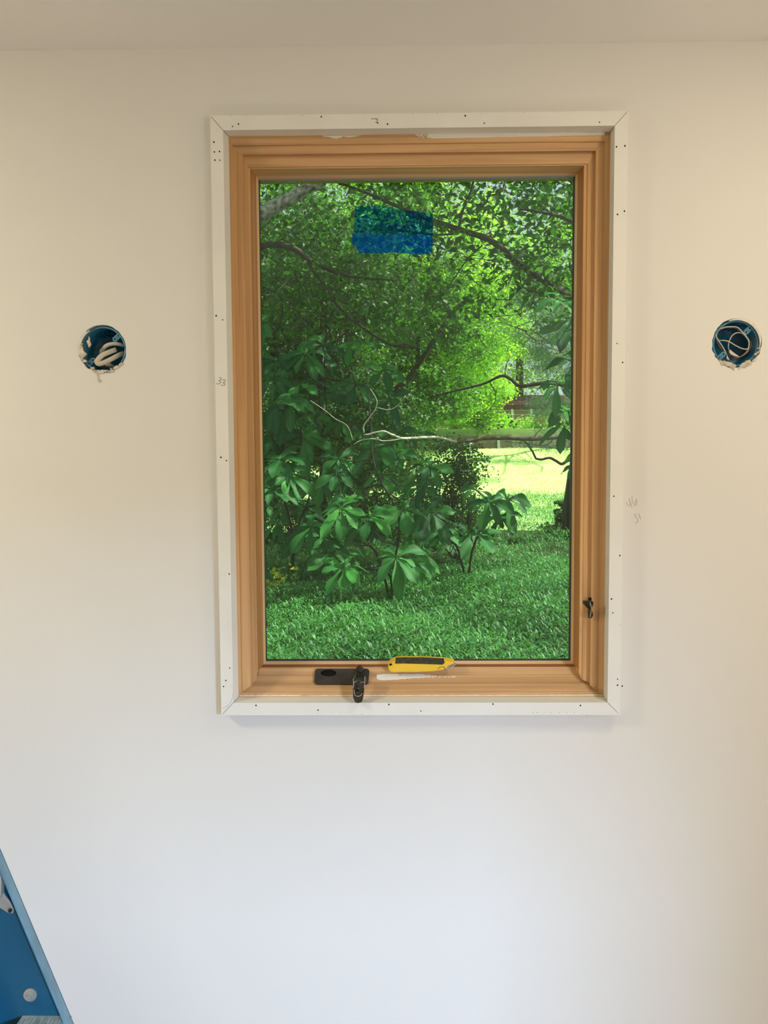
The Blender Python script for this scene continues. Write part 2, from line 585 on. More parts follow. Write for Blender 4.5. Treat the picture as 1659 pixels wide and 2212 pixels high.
def ring(L, T, Rr, B, y, yB=None, yT=None):
    yB = y if yB is None else yB
    yT = y if yT is None else yT
    return dict(L=P(L, ROWL, y).x, T=P(COLT, T, yT).z, R=P(Rr, ROWR, y).x, B=P(COLB, B, yB).z, y=y, yB=yB, yT=yT)


r0 = ring(464.6, 244.0, 1345.7, 1545.0, -.025)
r1 = ring(491.5, 276, 1317.6, 1518, -.025)
r2 = ring(503.6, 289.5, 1309, 1505.5, .010)

IW = [(r1['L'] - .004, r1['B'] - .004), (r1['R'] + .004, r1['B'] - .004), (r1['R'] + .004, r1['T'] + .004), (r1['L'] - .004, r1['T'] + .004)]


def holed_slab(name, outer, holes, y0, y1, mats, parent=None):
    loops = [outer] + holes
    polys = [[Vector((x, z, 0)) for x, z in lp] for lp in loops]
    tris = geometry.tessellate_polygon(polys)
    flat = [p for lp in loops for p in lp]
    n = len(flat)
    vs = [(x, y0, z) for x, z in flat] + [(x, y1, z) for x, z in flat]
    fs = [tuple(t) for t in tris] + [tuple(i + n for i in reversed(t)) for t in tris]
    mi = [0] * len(fs)
    base = 0
    for li, lp in enumerate(loops):
        k = len(lp)
        for i in range(k):
            a, b = base + i, base + (i + 1) % k
            fs.append((a, b, b + n, a + n))
            mi.append(1 if li >= 1 else 0)
        base += k
    me = bpy.data.meshes.new(name)
    me.from_pydata(vs, [], fs)
    o = link(name, me, parent, mats)
    me.polygons.foreach_set('material_index', mi)
    bm = bmesh.new(); bm.from_mesh(me)
    bmesh.ops.recalc_face_normals(bm, faces=bm.faces)
    bm.to_mesh(me); bm.free()
    return o


wall = holed_slab('wall_front', [(XL, 0), (XR, 0), (XR, ZC), (XL, ZC)], [IW, holeL, holeR], 0, WT, [M['wall'], M['gypsum']])
tag(wall, 'white painted drywall around the pine window', 'wall', kind='structure')
holed_slab('exterior_sheathing', [(XL - .2, -0.3), (XR + .2, -0.3), (XR + .2, ZC + .3), (XL - .2, ZC + .3)], [IW], 0.12, 0.155, [M['siding_white'], M['siding_white']], wall)
b = MB(); b.box(XL - .1, XR + .1, YB - .1, 0.12, -0.12, -0.0); tag(b.build('floor', M['floor']), 'brown wooden floor under the window wall', 'floor', kind='structure')
b = MB(); b.box(XL - .1, XR + .1, YB - .1, 0.12, ZC, ZC + .12); tag(b.build('ceiling', M['ceil']), 'flat white ceiling above the window wall', 'ceiling', kind='structure')
b = MB(); b.box(XL - .12, XL, YB, 0.12, 0, ZC); tag(b.build('wall_left', M['wall']), kind='structure')
b = MB(); b.box(XR, XR + .12, YB, 0.12, 0, ZC); tag(b.build('wall_right', M['wall']), kind='structure')
# wall behind the camera with the glazed door opening
b = MB()
b.box(XL, 2.05, YB - .12, YB, 0, ZC); b.box(3.10, XR + .3, YB - .12, YB, 0, ZC); b.box(2.05, 3.10, YB - .12, YB, 2.1, ZC)
tag(b.build('wall_back', M['wall']), kind='structure')
# house roof above (shades the window wall outside)
b = MB()
b.hexa([(XL - 1, YB - 1, ZC + .3), (XR + 1, YB - 1, ZC + .3), (XR + 1, 0.45, ZC + .22), (XL - 1, 0.45, ZC + .22)],
       [(XL - 1, YB - 1, ZC + 1.6), (XR + 1, YB - 1, ZC + 1.6), (XR + 1, 0.45, ZC + .36), (XL - 1, 0.45, ZC + .36)])
tag(b.build('roof', M['roof']), 'low roof over the room', 'roof', kind='structure')

# ------------------------------------------------------------------ white jamb boards (trim)
NAILS = {'T': [(502, 273), (515, 268), (694, 252), (837, 268), (1005, 250), (1046, 266), (1295, 264), (816, 265)],
         'L': [(462, 307), (463, 328), (474, 327), (464, 346), (475, 346), (467, 682), (481, 691), (477, 988), (489, 995), (495, 1240), (496, 1443), (488, 1470), (483, 1483)],
         'R': [(1332, 317), (1350, 315), (1334, 463), (1349, 456), (1333, 742), (1345, 783), (1326, 1072), (1339, 1200), (1321, 1294), (1324, 1324), (1334, 1467), (1334, 1480), (1344, 1482)],
         'B': [(553, 1524), (687, 1534), (840, 1522), (909, 1536), (1065, 1521), (1254, 1524)]}
SC = {'T': [], 'L': [], 'R': [], 'B': []}
q = random.Random(11)
for i in range(26):
    x = 500 + i * 32 + q.uniform(-8, 8)
    SC['T'].append((x, 245.5 - (x - 905) * .0095 + q.uniform(-.8, 1.2), q.uniform(1, 3.2)))
for i in range(34):
    x = q.uniform(640, 1310)
    SC['B'].append((x, q.choice([1537, 1541, 1543.5]) + q.uniform(-1.5, 1.5), q.uniform(.8, 2.6)))
for x in (1152, 1160, 1178, 1190, 1208, 1224, 1240):
    SC['B'].append((x, 1539, 3))
for i in range(14):
    SC['L'].append((q.uniform(0, 1) * 24 + 478, q.uniform(1200, 1500), q.uniform(.7, 1.8)))
for i in range(20):
    SC['R'].append((1339 + q.uniform(-1.2, 1.2), q.uniform(1180, 1520), q.uniform(.7, 2)))


def trim_board(name, side, corners_out, corners_in, corners_back, label):
    """front face from outer edge to inner edge, a return to the frame, a back on the wall"""
    e = 0.0006
    o0, o1 = corners_out
    i0, i1 = corners_in
    k0, k1 = corners_back
    b = MB()
    yb = 0.0
    # solid L-shaped mitred board: front quad, return quad, outer side, mitre ends
    F = [Vector(v) for v in (o0, o1, i1, i0)]
    # shrink slightly at the mitres so the joint reads
    def shrink(a, c, s):
        dirv = (c - a).normalized()
        return a + dirv * s, c - dirv * s
    F[0], F[1] = shrink(F[0], F[1], e)
    F[3], F[2] = shrink(F[3], F[2], e)
    K0, K1 = shrink(Vector(k0), Vector(k1), e)
    O0 = Vector((F[0].x, yb, F[0].z)); O1 = Vector((F[1].x, yb, F[1].z))
    m0 = (F[0] + F[3]) / 2; m1 = (F[1] + F[2]) / 2
    bk0 = Vector((m0.x, .010, m0.z)); bk1 = Vector((m1.x, .010, m1.z))
    bk0 = Vector((K0.x * .5 + F[0].x * .5, K0.y, K0.z * .5 + F[0].z * .5)); bk1 = Vector((K1.x * .5 + F[1].x * .5, K1.y, K1.z * .5 + F[1].z * .5))
    vs = [F[0], F[1], F[2], F[3], K1, K0, bk1, bk0, O1, O0]
    fs = [(0, 1, 2, 3), (3, 2, 4, 5), (5, 4, 6, 7), (7, 6, 8, 9), (9, 8, 1, 0), (0, 3, 5, 7, 9), (1, 8, 6, 4, 2)]
    b.add(vs, fs, 0)
    for (px, py) in NAILS[side]:
        c = P(px, py, -.0252)
        rr = random.uniform(.0013, .0019)
        a0 = random.uniform(0, 6)
        ring_ = [c + Vector((math.cos(a0 + 2 * math.pi * k / 7) * rr * random.uniform(.75, 1.1), 0, math.sin(a0 + 2 * math.pi * k / 7) * rr * random.uniform(.9, 1.35))) for k in range(7)]
        b.prism(ring_, (0, .0004, 0), 1)
    for (px, py, s) in SC[side]:
        c = P(px, py, -.0251)
        s *= .00045
        ring_ = [c + Vector((random.uniform(.3, 1) * s * math.cos(2 * math.pi * k / 6), 0, random.uniform(.5, 1.4) * s * math.sin(2 * math.pi * k / 6))) for k in range(6)]
        b.prism(ring_, (0, .0003, 0), 2)
    o = b.build(name, [M['trim'], M['hole'], M['scuff']])
    return tag(o, label, 'trim board', kind='structure')


def c3(r, h, v, y):
    return (r[h], y, r[v])


t_head = trim_board('trim_1', 'T', (c3(r0, 'L', 'T', -.025), c3(r0, 'R', 'T', -.025)), (c3(r1, 'L', 'T', -.025), c3(r1, 'R', 'T', -.025)), (c3(r2, 'L', 'T', .011), c3(r2, 'R', 'T', .011)), 'white primed head board above the pine window, with nail holes')
t_left = trim_board('trim_2', 'L', (c3(r0, 'L', 'B', -.025), c3(r0, 'L', 'T', -.025)), (c3(r1, 'L', 'B', -.025), c3(r1, 'L', 'T', -.025)), (c3(r2, 'L', 'B', .011), c3(r2, 'L', 'T', .011)), 'white upright board left of the window, pencilled 33')
t_right = trim_board('trim_3', 'R', (c3(r0, 'R', 'B', -.025), c3(r0, 'R', 'T', -.025)), (c3(r1, 'R', 'B', -.025), c3(r1, 'R', 'T', -.025)), (c3(r2, 'R', 'B', .011), c3(r2, 'R', 'T', .011)), 'white upright board right of the window beside the lock lever')
t_sill = trim_board('trim_4', 'B', (c3(r0, 'L', 'B', -.025), c3(r0, 'R', 'B', -.025)), (c3(r1, 'L', 'B', -.025), c3(r1, 'R', 'B', -.025)), (c3(r2, 'L', 'B', .011), c3(r2, 'R', 'B', .011)), 'white bottom board below the pine window under the crank')


def strokes(name, lists, conv, Y, r, mat_, parent):
    b = MB()
    for st in lists:
        pts = [P(*conv(a), Y) for a in st]
        b.tube(spline(pts, 4) if len(pts) > 2 else pts, r, 6, 0, flat=0.35, flatdir=(0, 1, 0))
    return b.build(name, mat_, parent)


cv = lambda a: (440 + a[0] / 5.82, 640 + a[1] / 5.82)
strokes('pencil_mark', [[(190, 1020), (215, 1025), (222, 1040), (205, 1055), (190, 1062), (208, 1070), (212, 1085), (195, 1100), (165, 1100), (158, 1095)],
                        [(235, 1055), (260, 1050), (275, 1062), (262, 1080), (240, 1088), (262, 1095), (268, 1110), (250, 1122), (215, 1115)]], cv, -.0252, .00055, M['pencil'], t_left)
cv = lambda a: (620 + a[0] / 2.676, 230 + a[1] / 2.676)
strokes('pencil_mark', [[(485, 70), (500, 72), (522, 70)], [(515, 72), (525, 78), (513, 92), (528, 94)]], cv, -.0252, .0006, M['pencil'], t_head)
cv = lambda a: (430 + a[0] / 7.54, 1380 + a[1] / 7.54)
strokes('pencil_mark', [[(385, 1130), (450, 1100), (510, 1040), (545, 960), (555, 880)], [(522, 773), (550, 773)]], cv, -.0252, .00035, M['pencil_faint'], t_left)
cv = lambda a: (1230 + a[0] / 8.73, 1020 + a[1] / 8.73)
strokes('pencil_mark', [[(1075, 560), (1095, 620), (1120, 635), (1150, 608), (1175, 580)], [(1125, 490), (1150, 590), (1185, 675)],
                        [(1178, 440), (1185, 520), (1210, 595), (1250, 628), (1270, 560), (1265, 510), (1250, 540), (1245, 600)]], cv, -.0003, .00038, M['pencil_faint'], wall)
strokes('pencil_mark', [[(1210, 805), (1240, 793), (1250, 815), (1240, 850), (1270, 860), (1292, 900), (1280, 945), (1240, 962)], [(1305, 775), (1350, 890)]], cv, -.0003, .00042, M['pencil_faint'], wall)

# ------------------------------------------------------------------ the window
win = empty('window_1', ((r0['L'] + r0['R']) / 2, 0.02, r0['B']), 'pine casement window looking onto green trees', 'window', kind='structure')
RINGS = [
    r2,
    ring(506, 292, 1307, 1501, .011, .014),
    ring(510, 309, 1297, 1495, .012, .018),
    ring(511, 311, 1296, 1493.5, .017, .022),
    ring(532, 329, 1279, 1476, .019, .036),
    ring(535, 332, 1277, 1473, .030, .040),
    ring(543, 357, 1262, 1459, .032, .052),
    ring(544, 358.5, 1260, 1457, .035, .055),
    ring(547, 361, 1254, 1441, .036, .066),
]
RS = [
    ring(547, 361, 1254, 1439.5, .037, .069),
    ring(560, 376, 1241, 1434.6, .078, .078),
]
RBD = [
    ring(560, 376, 1241, 1434.6, .078, .078),
    ring(565, 383, 1235.5, 1427.5, .086, .086),
]
RG = [ring(565, 383, 1235.5, 1427.5, .0865), ring(568, 387.5, 1231.5, 1424, .089)]


def side_strip(name, rings, side, mat_, parent, back=0.13, backin=0.0):
    """one moulded side of a mitred frame; solid back to depth `back`"""
    vs, fs = [], []
    prof = []
    for r in rings:
        y = {'L': r['y'], 'R': r['y'], 'T': r['yT'], 'B': r['yB']}[side]
        if side in 'LR':
            low = .005 if rings is RINGS and r['yB'] > .05 else 0
            prof.append(((r[side], y, r['B'] - low), (r[side], y, r['T'])))
        else:
            prof.append(((r['L'], y, r[side]), (r['R'], y, r[side])))
    # carry the profile back into the wall: last ring straight back, then out, then forward to the first
    (a, b_) = prof[-1]
    prof.append(((a[0], back, a[2]), (b_[0], back, b_[2])))
    (a, b_) = prof[0]
    prof.append(((a[0], back, a[2]), (b_[0], back, b_[2])))
    for a, b_ in prof:
        vs += [a, b_]
    n = len(prof)
    for i in range(n):
        j = (i + 1) % n
        fs.append((2 * i, 2 * i + 1, 2 * j + 1, 2 * j))
    fs.append(tuple(2 * i for i in range(n)))
    fs.append(tuple(2 * i + 1 for i in reversed(range(n))))
    b = MB(); b.add(vs, fs, 0)
    return b.build(name, mat_, parent)


for s, nm in (('L', 'frame_jamb'), ('R', 'frame_jamb'), ('T', 'frame_head'), ('B', 'frame_sill')):
    side_strip(nm, RINGS, s, M['wood_v'] if s in 'LR' else M['wood_h'], win)
sash = empty('sash', (0, 0, 0)); sash.parent = win; sash.location = (0, 0.05, .05)
for s, nm in (('L', 'stile'), ('R', 'stile'), ('T', 'rail'), ('B', 'rail')):
    side_strip(nm, RS, s, M['sash_v'] if s in 'LR' else M['sash_h'], sash, 0.128)
    side_strip('glazing_bead', RBD, s, M['bead_v'] if s in 'LR' else M['bead_h'], sash, 0.0905)
for s in 'LRTB':
    side_strip('gasket', RG, s, M['gasket'] if s != 'T' else M['spacer'], sash, 0.0905)
b = MB(); b.box(RG[1]['L'] - .003, RG[1]['R'] + .003, .091, .0925, RG[1]['B'] - .003, RG[1]['T'] + .003)
b.build('glass_pane', M['glass'], sash)
b = MB(); b.box(RG[1]['L'] - .003, RG[1]['R'] + .003, .104, .1055, RG[1]['B'] - .003, RG[1]['T'] + .003)
b.build('glass_pane', M['glass'], sash)

# painted blue reflection: translucent film on the inside of the glass
fl = empty('blue_reflection_patch', P(848, 548, .0905), 'painted faint blue reflection on the upper part of the glass', 'reflection_patch')


def refl_piece(name, outline, mat_):
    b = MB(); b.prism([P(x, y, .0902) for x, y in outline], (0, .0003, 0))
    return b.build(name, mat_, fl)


refl_piece('lower_band', [(761, 506), (800, 505), (850, 508), (900, 506), (934, 508), (935, 530), (930, 548), (895, 550), (850, 545), (815, 547), (775, 546), (768, 530), (761, 528)], M['refl_sheet'])
refl_piece('upper_band', [(768, 446), (820, 443), (860, 452), (905, 458), (934, 462), (936, 508), (934, 508), (900, 506), (850, 508), (800, 505), (763, 506)], M['refl_sheet_faint'])

# smears of paint left on the pine
b = MB()


def smear(outline, y, jitter=1.2, dy=-.0006):
    pts = []
    for i in range(len(outline)):
        a, c = outline[i], outline[(i + 1) % len(outline)]
        n = max(1, int(math.hypot(c[0] - a[0], c[1] - a[1]) / 5))
        for k in range(n):
            t = k / n
            pts.append((a[0] + (c[0] - a[0]) * t + random.uniform(-jitter, jitter) * .6, a[1] + (c[1] - a[1]) * t + random.uniform(-jitter, jitter)))
    yy = y if callable(y) else (lambda py: y)
    poly = [P(x, v, yy(v)) + Vector((0, dy, 0)) for x, v in pts]
    tris = geometry.tessellate_polygon([[Vector((p.x, p.z, 0)) for p in poly]])
    n = len(poly)
    b.add(poly + [p + Vector((0, .0008, 0)) for p in poly], [tuple(t) for t in tris] + [tuple(i + n for i in t) for t in tris] + [(i, (i + 1) % n, (i + 1) % n + n, i + n) for i in range(n)], 0)


ys = lambda v: float(np.interp(v, [1441, 1457, 1473, 1493.5, 1501], [.066, .055, .040, .022, .014]))
smear([(814, 1458), (830, 1456), (870, 1456.5), (905, 1456), (940, 1459), (945, 1461), (900, 1464), (860, 1468), (822, 1470), (814, 1466)], ys, 0.8, -.0015)
for i in range(60):
    x = random.uniform(880, 985); y0 = 1461 + random.uniform(-4, 4) * (1 - (x - 880) / 160)
    s = random.uniform(1.0, 3.0)
    smear([(x, y0), (x + s * 1.5, y0 - .3), (x + s * 2, y0 + .9), (x + s * .5, y0 + 1.2)], ys, 0, -.0015)
yt = lambda v: float(np.interp(v, [289, 292, 309, 311], [.010, .011, .012, .014]))
smear([(925, 289.5), (1030, 288.5), (1180, 287), (1306, 285.8), (1306, 292), (1180, 295), (1050, 297), (935, 299), (922, 297)], yt, .4)
smear([(690, 292), (722, 291.5), (790, 290), (770, 295), (752, 297), (742, 294), (728, 300), (720, 298), (705, 296)], yt, .8)
for i in range(26):
    x = random.uniform(893, 934); y0 = random.uniform(290, 297)
    smear([(x, y0), (x + 4, y0 - .3), (x + 5, y0 + 1.4), (x + 1, y0 + 1.6)], yt, 0)
smear([(493, 1502), (560, 1501.5), (640, 1501), (655, 1503), (700, 1501.5), (900, 1501.5), (1130, 1501), (1300, 1500), (1304, 1504.5), (905, 1505), (505, 1505.5)], lambda v: .0125, .5)
b.build('paint_smear', M['spackle'], win)

# crank operator
crank = empty('crank_operator', (0, 0, 0)); crank.parent = win; crank.location = (-.1, 0, .05)
b = MB()


def rrect(x0, y0, x1, y1, r, n=5, skew=0):
    out = []
    for cx_, cy_, a0 in ((x1 - r, y0 + r, -90), (x1 - r, y1 - r, 0), (x0 + r, y1 - r, 90), (x0 + r, y0 + r, 180)):
        for k in range(n + 1):
            a = R(a0 + 90 * k / n)
            out.append((cx_ + r * math.cos(a), cy_ + r * math.sin(a)))
    return out


def slope_pt(x, y, lift=0.0):
    """point on the sloping sill face seen at pixel row y, lifted off along the face normal"""
    yy = ys(y)
    p = P(x, y, yy)
    return p + Vector((0, -0.8, 0.6)) * lift


outl = rrect(679, 1446.5, 796, 1479.5, 6)
outl = [((x + 2 if y < 1463 else x), y) for x, y in outl]
slot = [(710 + 17 * math.cos(a) + 0, 1456 + 7.5 * math.sin(a)) for a in [2 * math.pi * k / 18 for k in range(18)]]
polys = [[Vector((x, y, 0)) for x, y in outl], [Vector((x, y, 0)) for x, y in slot]]
tris = geometry.tessellate_polygon(polys)
flat = outl + slot
n = len(flat)
top = [slope_pt(x, y, .006) for x, y in flat]
bot = [slope_pt(x, y, -.001) for x, y in flat]
fs = [tuple(t) for t in tris] + [tuple(i + n for i in t) for t in tris]
k0 = len(outl)
for base, k in ((0, k0), (k0, len(slot))):
    fs += [(base + i, base + (i + 1) % k, base + (i + 1) % k + n, base + i + n) for i in range(k)]
b.add(top + bot, fs)
b.build('operator_cover', M['black_plastic'], crank)
b = MB()
b.prism([slope_pt(x, y, .0012) for x, y in slot], (0, -.0003, .0002))
# dark sheet in the slot; its shade is put into the colour
b.build('cover_slot_shade', M['hole'], crank)
# hub + folding handle
h0 = slope_pt(777, 1452, .006)
b = MB()
b.tube([slope_pt(778, 1450, .004), slope_pt(778, 1452, .020), slope_pt(778, 1456, .030)], [.0085, .0085, .007], 14)
b.build('crank_stem', M['bronze'], crank, smooth=False, bevel=.0008)
b = MB()
yA = -.012
out = [(765, 1458), (768, 1459), (769, 1463), (786, 1463), (787, 1458), (790, 1459), (788.5, 1480), (785, 1505), (783.5, 1514), (780, 1518), (773, 1519.5), (766, 1517), (762.5, 1508), (761.5, 1485), (763, 1470)]
front = [P(x, y, float(np.interp(y, [1458, 1480, 1520], [-.002, -.014, -.040]))) for x, y in out]
b.prism(front, (0, .011, .004))
b.build('crank_handle', M['bronze'], crank, bevel=.0012, seg=2)
b = MB()
for (x, y, rr) in ((772, 1488, .0058), (772, 1497, .0048), (776, 1470, .0045)):
    yy = float(np.interp(y, [1458, 1480, 1520], [-.002, -.014, -.040]))
    p = P(x, y, yy)
    b.tube([p + Vector((0, .004, 0)), p + Vector((0, -.003, -.001)), p + Vector((0, -.0042, -.0014))], [rr, rr, rr * .6], 16)
b.build('crank_knob', M['bronze'], crank)
b = MB()
for (pts) in ([(764, 1475), (770, 1472), (778, 1474), (786, 1473)], [(765, 1490), (766, 1500), (771, 1504), (778, 1503), (782, 1498)], [(763, 1466), (764, 1476), (763, 1486)], [(788, 1462), (788, 1474), (786, 1486)]):
    pp = [P(x, y, float(np.interp(y, [1458, 1480, 1520], [-.002, -.014, -.040])) - .0005) for x, y in pts]
    b.tube(spline(pp, 4), .0007, 5)
b.build('dust_smear', M['dust'], crank)

# lock lever on the right jamb
lock = empty('lock_lever', (0, 0, 0)); lock.parent = win; lock.location = (.3, 0, .3)
cvt = lambda a, Y: P(1200 + a[0] / 6.706, 1240 + a[1] / 6.706, Y)
b = MB(); b.prism([cvt(a, .0185) for a in ((477, 343), (523, 343), (523, 638), (477, 638))], (0, .003, 0)); b.build('lever_slot', M['hole'], lock)
b = MB()
b.prism([cvt(a, y) for a, y in (((402, 392), -.012), ((470, 388), -.012), ((548, 398), -.012), ((552, 430), -.012), ((522, 520), -.006), ((546, 580), .000), ((545, 615), .004), ((524, 632), .008), ((480, 632), .008), ((477, 500), .000), ((440, 470), -.010), ((408, 440), -.012))], (0, .009, 0))
b.build('lever_handle', M['bronze'], lock, bevel=.001)
b = MB()
pp = [cvt((500, 410), -.0125), cvt((520, 500), -.007), cvt((500, 620), .006)]
b.tube(spline(pp, 4), .0016, 6, flat=.5, flatdir=(0, 1, 0)); b.build('lever_rib', M['steel'], lock)

# ------------------------------------------------------------------ utility knife on the sill
kc = lambda a, Y=.040: P(650 + a[0] / 4.484, 1400 + a[1] / 4.484, Y)
kn = empty('utility_knife', kc((1100, 235)), 'yellow utility knife with black grip lying on the pine sill', 'utility knife')
b = MB()
body = [(842, 180), (850, 160), (870, 148), (895, 132), (925, 120), (1000, 117), (1200, 118), (1390, 128), (1440, 136), (1480, 142), (1492, 150), (1470, 180), (1420, 205), (1370, 217), (1280, 228), (1100, 237), (900, 237), (870, 233), (850, 215)]
b.prism([kc(a) for a in body], (0, .017, .006))
b.build('knife_body', M['yellow'], kn, bevel=.0030, seg=3)
b = MB()
grip = [(920, 122), (1000, 119), (1200, 120), (1385, 130), (1397, 136), (1380, 160), (1362, 163), (1200, 157), (1000, 152), (920, 153), (908, 148), (912, 135)]
b.prism([kc(a, .0392) for a in grip], (0, .012, .0048))
b.build('grip_inlay', M['grip'], kn, bevel=.0012)
b = MB()
b.prism([kc(a, .0396) for a in ((1395, 205), (1432, 168), (1494, 147), (1478, 176), (1440, 196), (1412, 212))], (0, .006, .001))
b.build('blade_holder', M['steel'], kn, bevel=.0005)
b = MB()
b.prism([kc(a, .0375) for a in ((1436, 192), (1500, 146), (1512, 150), (1452, 203))], (0, .0012, 0))
b.build('blade', M['steel'], kn)
b = MB()
ctr = kc((870, 160), .0390)
b.prism([ctr + Vector((.0033 * math.cos(t), 0, .0022 * math.sin(t) + .0006 * math.cos(t))) for t in [2 * math.pi * k / 14 for k in range(14)]], (0, .003, 0))
b.build('lanyard_hole', M['hole'], kn)
b = MB()
b.tube(spline([kc(a, .0392) for a in ((1325, 205), (1345, 185), (1385, 180), (1390, 195), (1400, 210))], 4), .0004, 5)
b.build('body_seam', M['hole'], kn)


# ------------------------------------------------------------------ round electrical boxes
def ebox(c, label, tabs, group):
    root = empty('electrical_box', (c.x, .01, c.z - BOXR), label, 'electrical box', group)
    D, r = .075, BOXR - .0005
    b = MB()
    N = 40
    prof = [(r + .004, .0135), (r + .004, .016), (r + .0035, D), (0.001, D), (0.001, D - .003), (r - .010, D - .003), (r - .003, D - .008), (r - .0012, .0135)]
    vs, fs = [], []
    for (rr, y) in prof:
        for k in range(N):
            a = 2 * math.pi * k / N
            vs.append((c.x + rr * math.cos(a), y, c.z + rr * math.sin(a)))
    m_ = len(prof)
    for i in range(m_):
        j = (i + 1) % m_
        for k in range(N):
            k2 = (k + 1) % N
            fs.append((i * N + k, i * N + k2, j * N + k2, j * N + k))
    b.add(vs, fs)
    b.build('box_shell', M['boxblue'], root, smooth=True)
    # moulded ribs inside
    for k in range(5):
        a = R(60 + k * 14)
        x, z = c.x + (r - .012) * math.cos(a), c.z + (r - .012) * math.sin(a)
        b = MB()
        b.tube([(x, .030, z), (x, D - .003, z)], .0012, 6)
        b.build('rib', M['boxblue'], root)
    # lip ring just behind the drywall face
    b = MB()
    pts = [(c.x + (r - .0035) * math.cos(2 * math.pi * k / N), .0075, c.z + (r - .0035) * math.sin(2 * math.pi * k / N)) for k in range(N + 1)]
    b.tube(pts, .0022, 6)
    b.build('rim', M['boxtab'], root, smooth=True)
    for a in tabs:
        dx, dz = math.cos(R(a)), math.sin(R(a))
        px_, pz_ = -dz, dx
        mid = Vector((c.x + dx * (r - .012), .0085, c.z + dz * (r - .012)))
        b = MB()
        outl = []
        for t in range(14):
            ang = math.pi * 2 * t / 14
            e_ = .0052
            u_ = e_ * math.cos(ang) + (.0055 if math.cos(ang) > 0 else -.0055)
            w_ = e_ * math.sin(ang)
            outl.append(mid + Vector((dx * u_ + px_ * w_, 0, dz * u_ + pz_ * w_)))
        b.prism(outl, (0, .005, 0), 0)
        for s in (-.0055, .0055):
            cc = mid + Vector((dx * s, -.0003, dz * s))
            b.prism([cc + Vector((.0019 * math.cos(2 * math.pi * k / 10), 0, .0019 * math.sin(2 * math.pi * k / 10))) for k in range(10)], (0, .001, 0), 1)
        cc = mid + Vector((0, -.0003, 0))
        b.prism([cc + Vector((px_ * u_ + dx * w_, 0, pz_ * u_ + dz * w_)) for u_, w_ in ((-.002, -.0004), (.002, -.0004), (.002, .0004), (-.002, .0004))], (0, .001, 0), 1)
        b.build('screw_tab', [M['boxtab'], M['hole']], root)
    return root


ebox(BL, 'round blue electrical box left of the window, with one thick looped cable', (42, 222), 'round blue boxes in the wall')
ebox(BRr, 'round blue electrical box right of the window, with coiled thin wires', (47, 222), 'round blue boxes in the wall')


def bx(c, conv, px, py, y):
    return conv(px, py, y)


lz = lambda a, y: P(150 + a[0] / 11.06, 680 + a[1] / 11.06, y)
rz = lambda a, y: P(1510 + a[0] / 11.13, 660 + a[1] / 11.13, y)
cb = empty('electrical_cable', lz((900, 1300), .05), 'thick flat beige cable looped inside the left wall box', 'cable')
b = MB()
b.tube(spline([lz((1290, 740), .030), lz((1180, 700), .022), lz((1020, 695), .018), (lz((880, 740), .018)), lz((780, 850), .022), lz((760, 960), .032), lz((780, 1050), .045)], 6), .0042, 10, flat=.45, flatdir=(0, 1, 0.4))
b.build('outer_loop', M['cable'], cb, smooth=True)
b = MB()
b.tube(spline([lz((1150, 1330), .045), lz((1020, 1240), .030), lz((900, 1180), .016)], 6), .0055, 10, flat=.45, flatdir=(0, 1, .4))
b.tube(spline([lz((1110, 830), .020), lz((960, 890), .008), lz((800, 960), .002), lz((690, 1060), -.001), lz((655, 1130), .000), lz((700, 1175), .001), lz((830, 1140), .004), lz((980, 1070), .010), lz((1150, 980), .018), lz((1300, 920), .030)], 6), .0052, 12, flat=.45, flatdir=(0, 1, .4))
b.build('front_loop', M['cable'], cb, smooth=True)
cb = empty('electrical_cable', rz((700, 1280), .05), 'thin white and bare wires coiled inside the right wall box', 'cable')
b = MB()
b.tube(spline([rz(a, y) for a, y in (((690, 1250), .030), ((640, 1130), .012), ((560, 980), .008), ((450, 820), .006), ((415, 720), .008), ((470, 600), .010), ((600, 525), .011), ((780, 510), .011), ((930, 530), .010), ((1060, 660), .009), ((1180, 810), .008), ((1200, 960), .009), ((1160, 1045), .010), ((1020, 1030), .010), ((860, 950), .009), ((720, 870), .010), ((600, 840), .012), ((490, 840), .016), ((440, 790), .03))], 6), .0012, 8)
b.build('white_wire', M['cable'], cb, smooth=True)
b = MB()
b.tube(spline([rz(a, y) for a, y in (((735, 1120), .030), ((705, 1000), .016), ((725, 860), .014), ((800, 720), .013), ((920, 655), .013), ((1050, 680), .014), ((1160, 800), .018), ((1210, 930), .022), ((1170, 1080), .022), ((1060, 1190), .024), ((980, 1240), .03))], 6), .0011, 8)
b.build('white_wire', M['cable'], cb, smooth=True)
b = MB()
b.tube(spline([rz(a, y) for a, y in (((650, 1140), .030), ((540, 1040), .022), ((430, 850), .020), ((440, 640), .020), ((600, 545), .022), ((860, 545), .022), ((1080, 700), .020), ((1240, 880), .018), ((1240, 1010), .018), ((1150, 1140), .020), ((980, 1240), .022), ((800, 1250), .024), ((690, 1160), .03))], 6), .0008, 8)
b.build('bare_wire', M['copper'], cb, smooth=True)
b = MB()
b.prism([rz(a, .014) for a in ((745, 1050), (800, 1100), (880, 1160), (985, 1235), (860, 1220), (750, 1160), (725, 1110))], (0, .004, 0))
b.prism([rz(a, .012) for a in ((665, 1200), (700, 1230), (740, 1310), (700, 1310), (660, 1270))], (0, .004, 0))
b.build('sheath_end', M['cable'], cb, bevel=.0005)


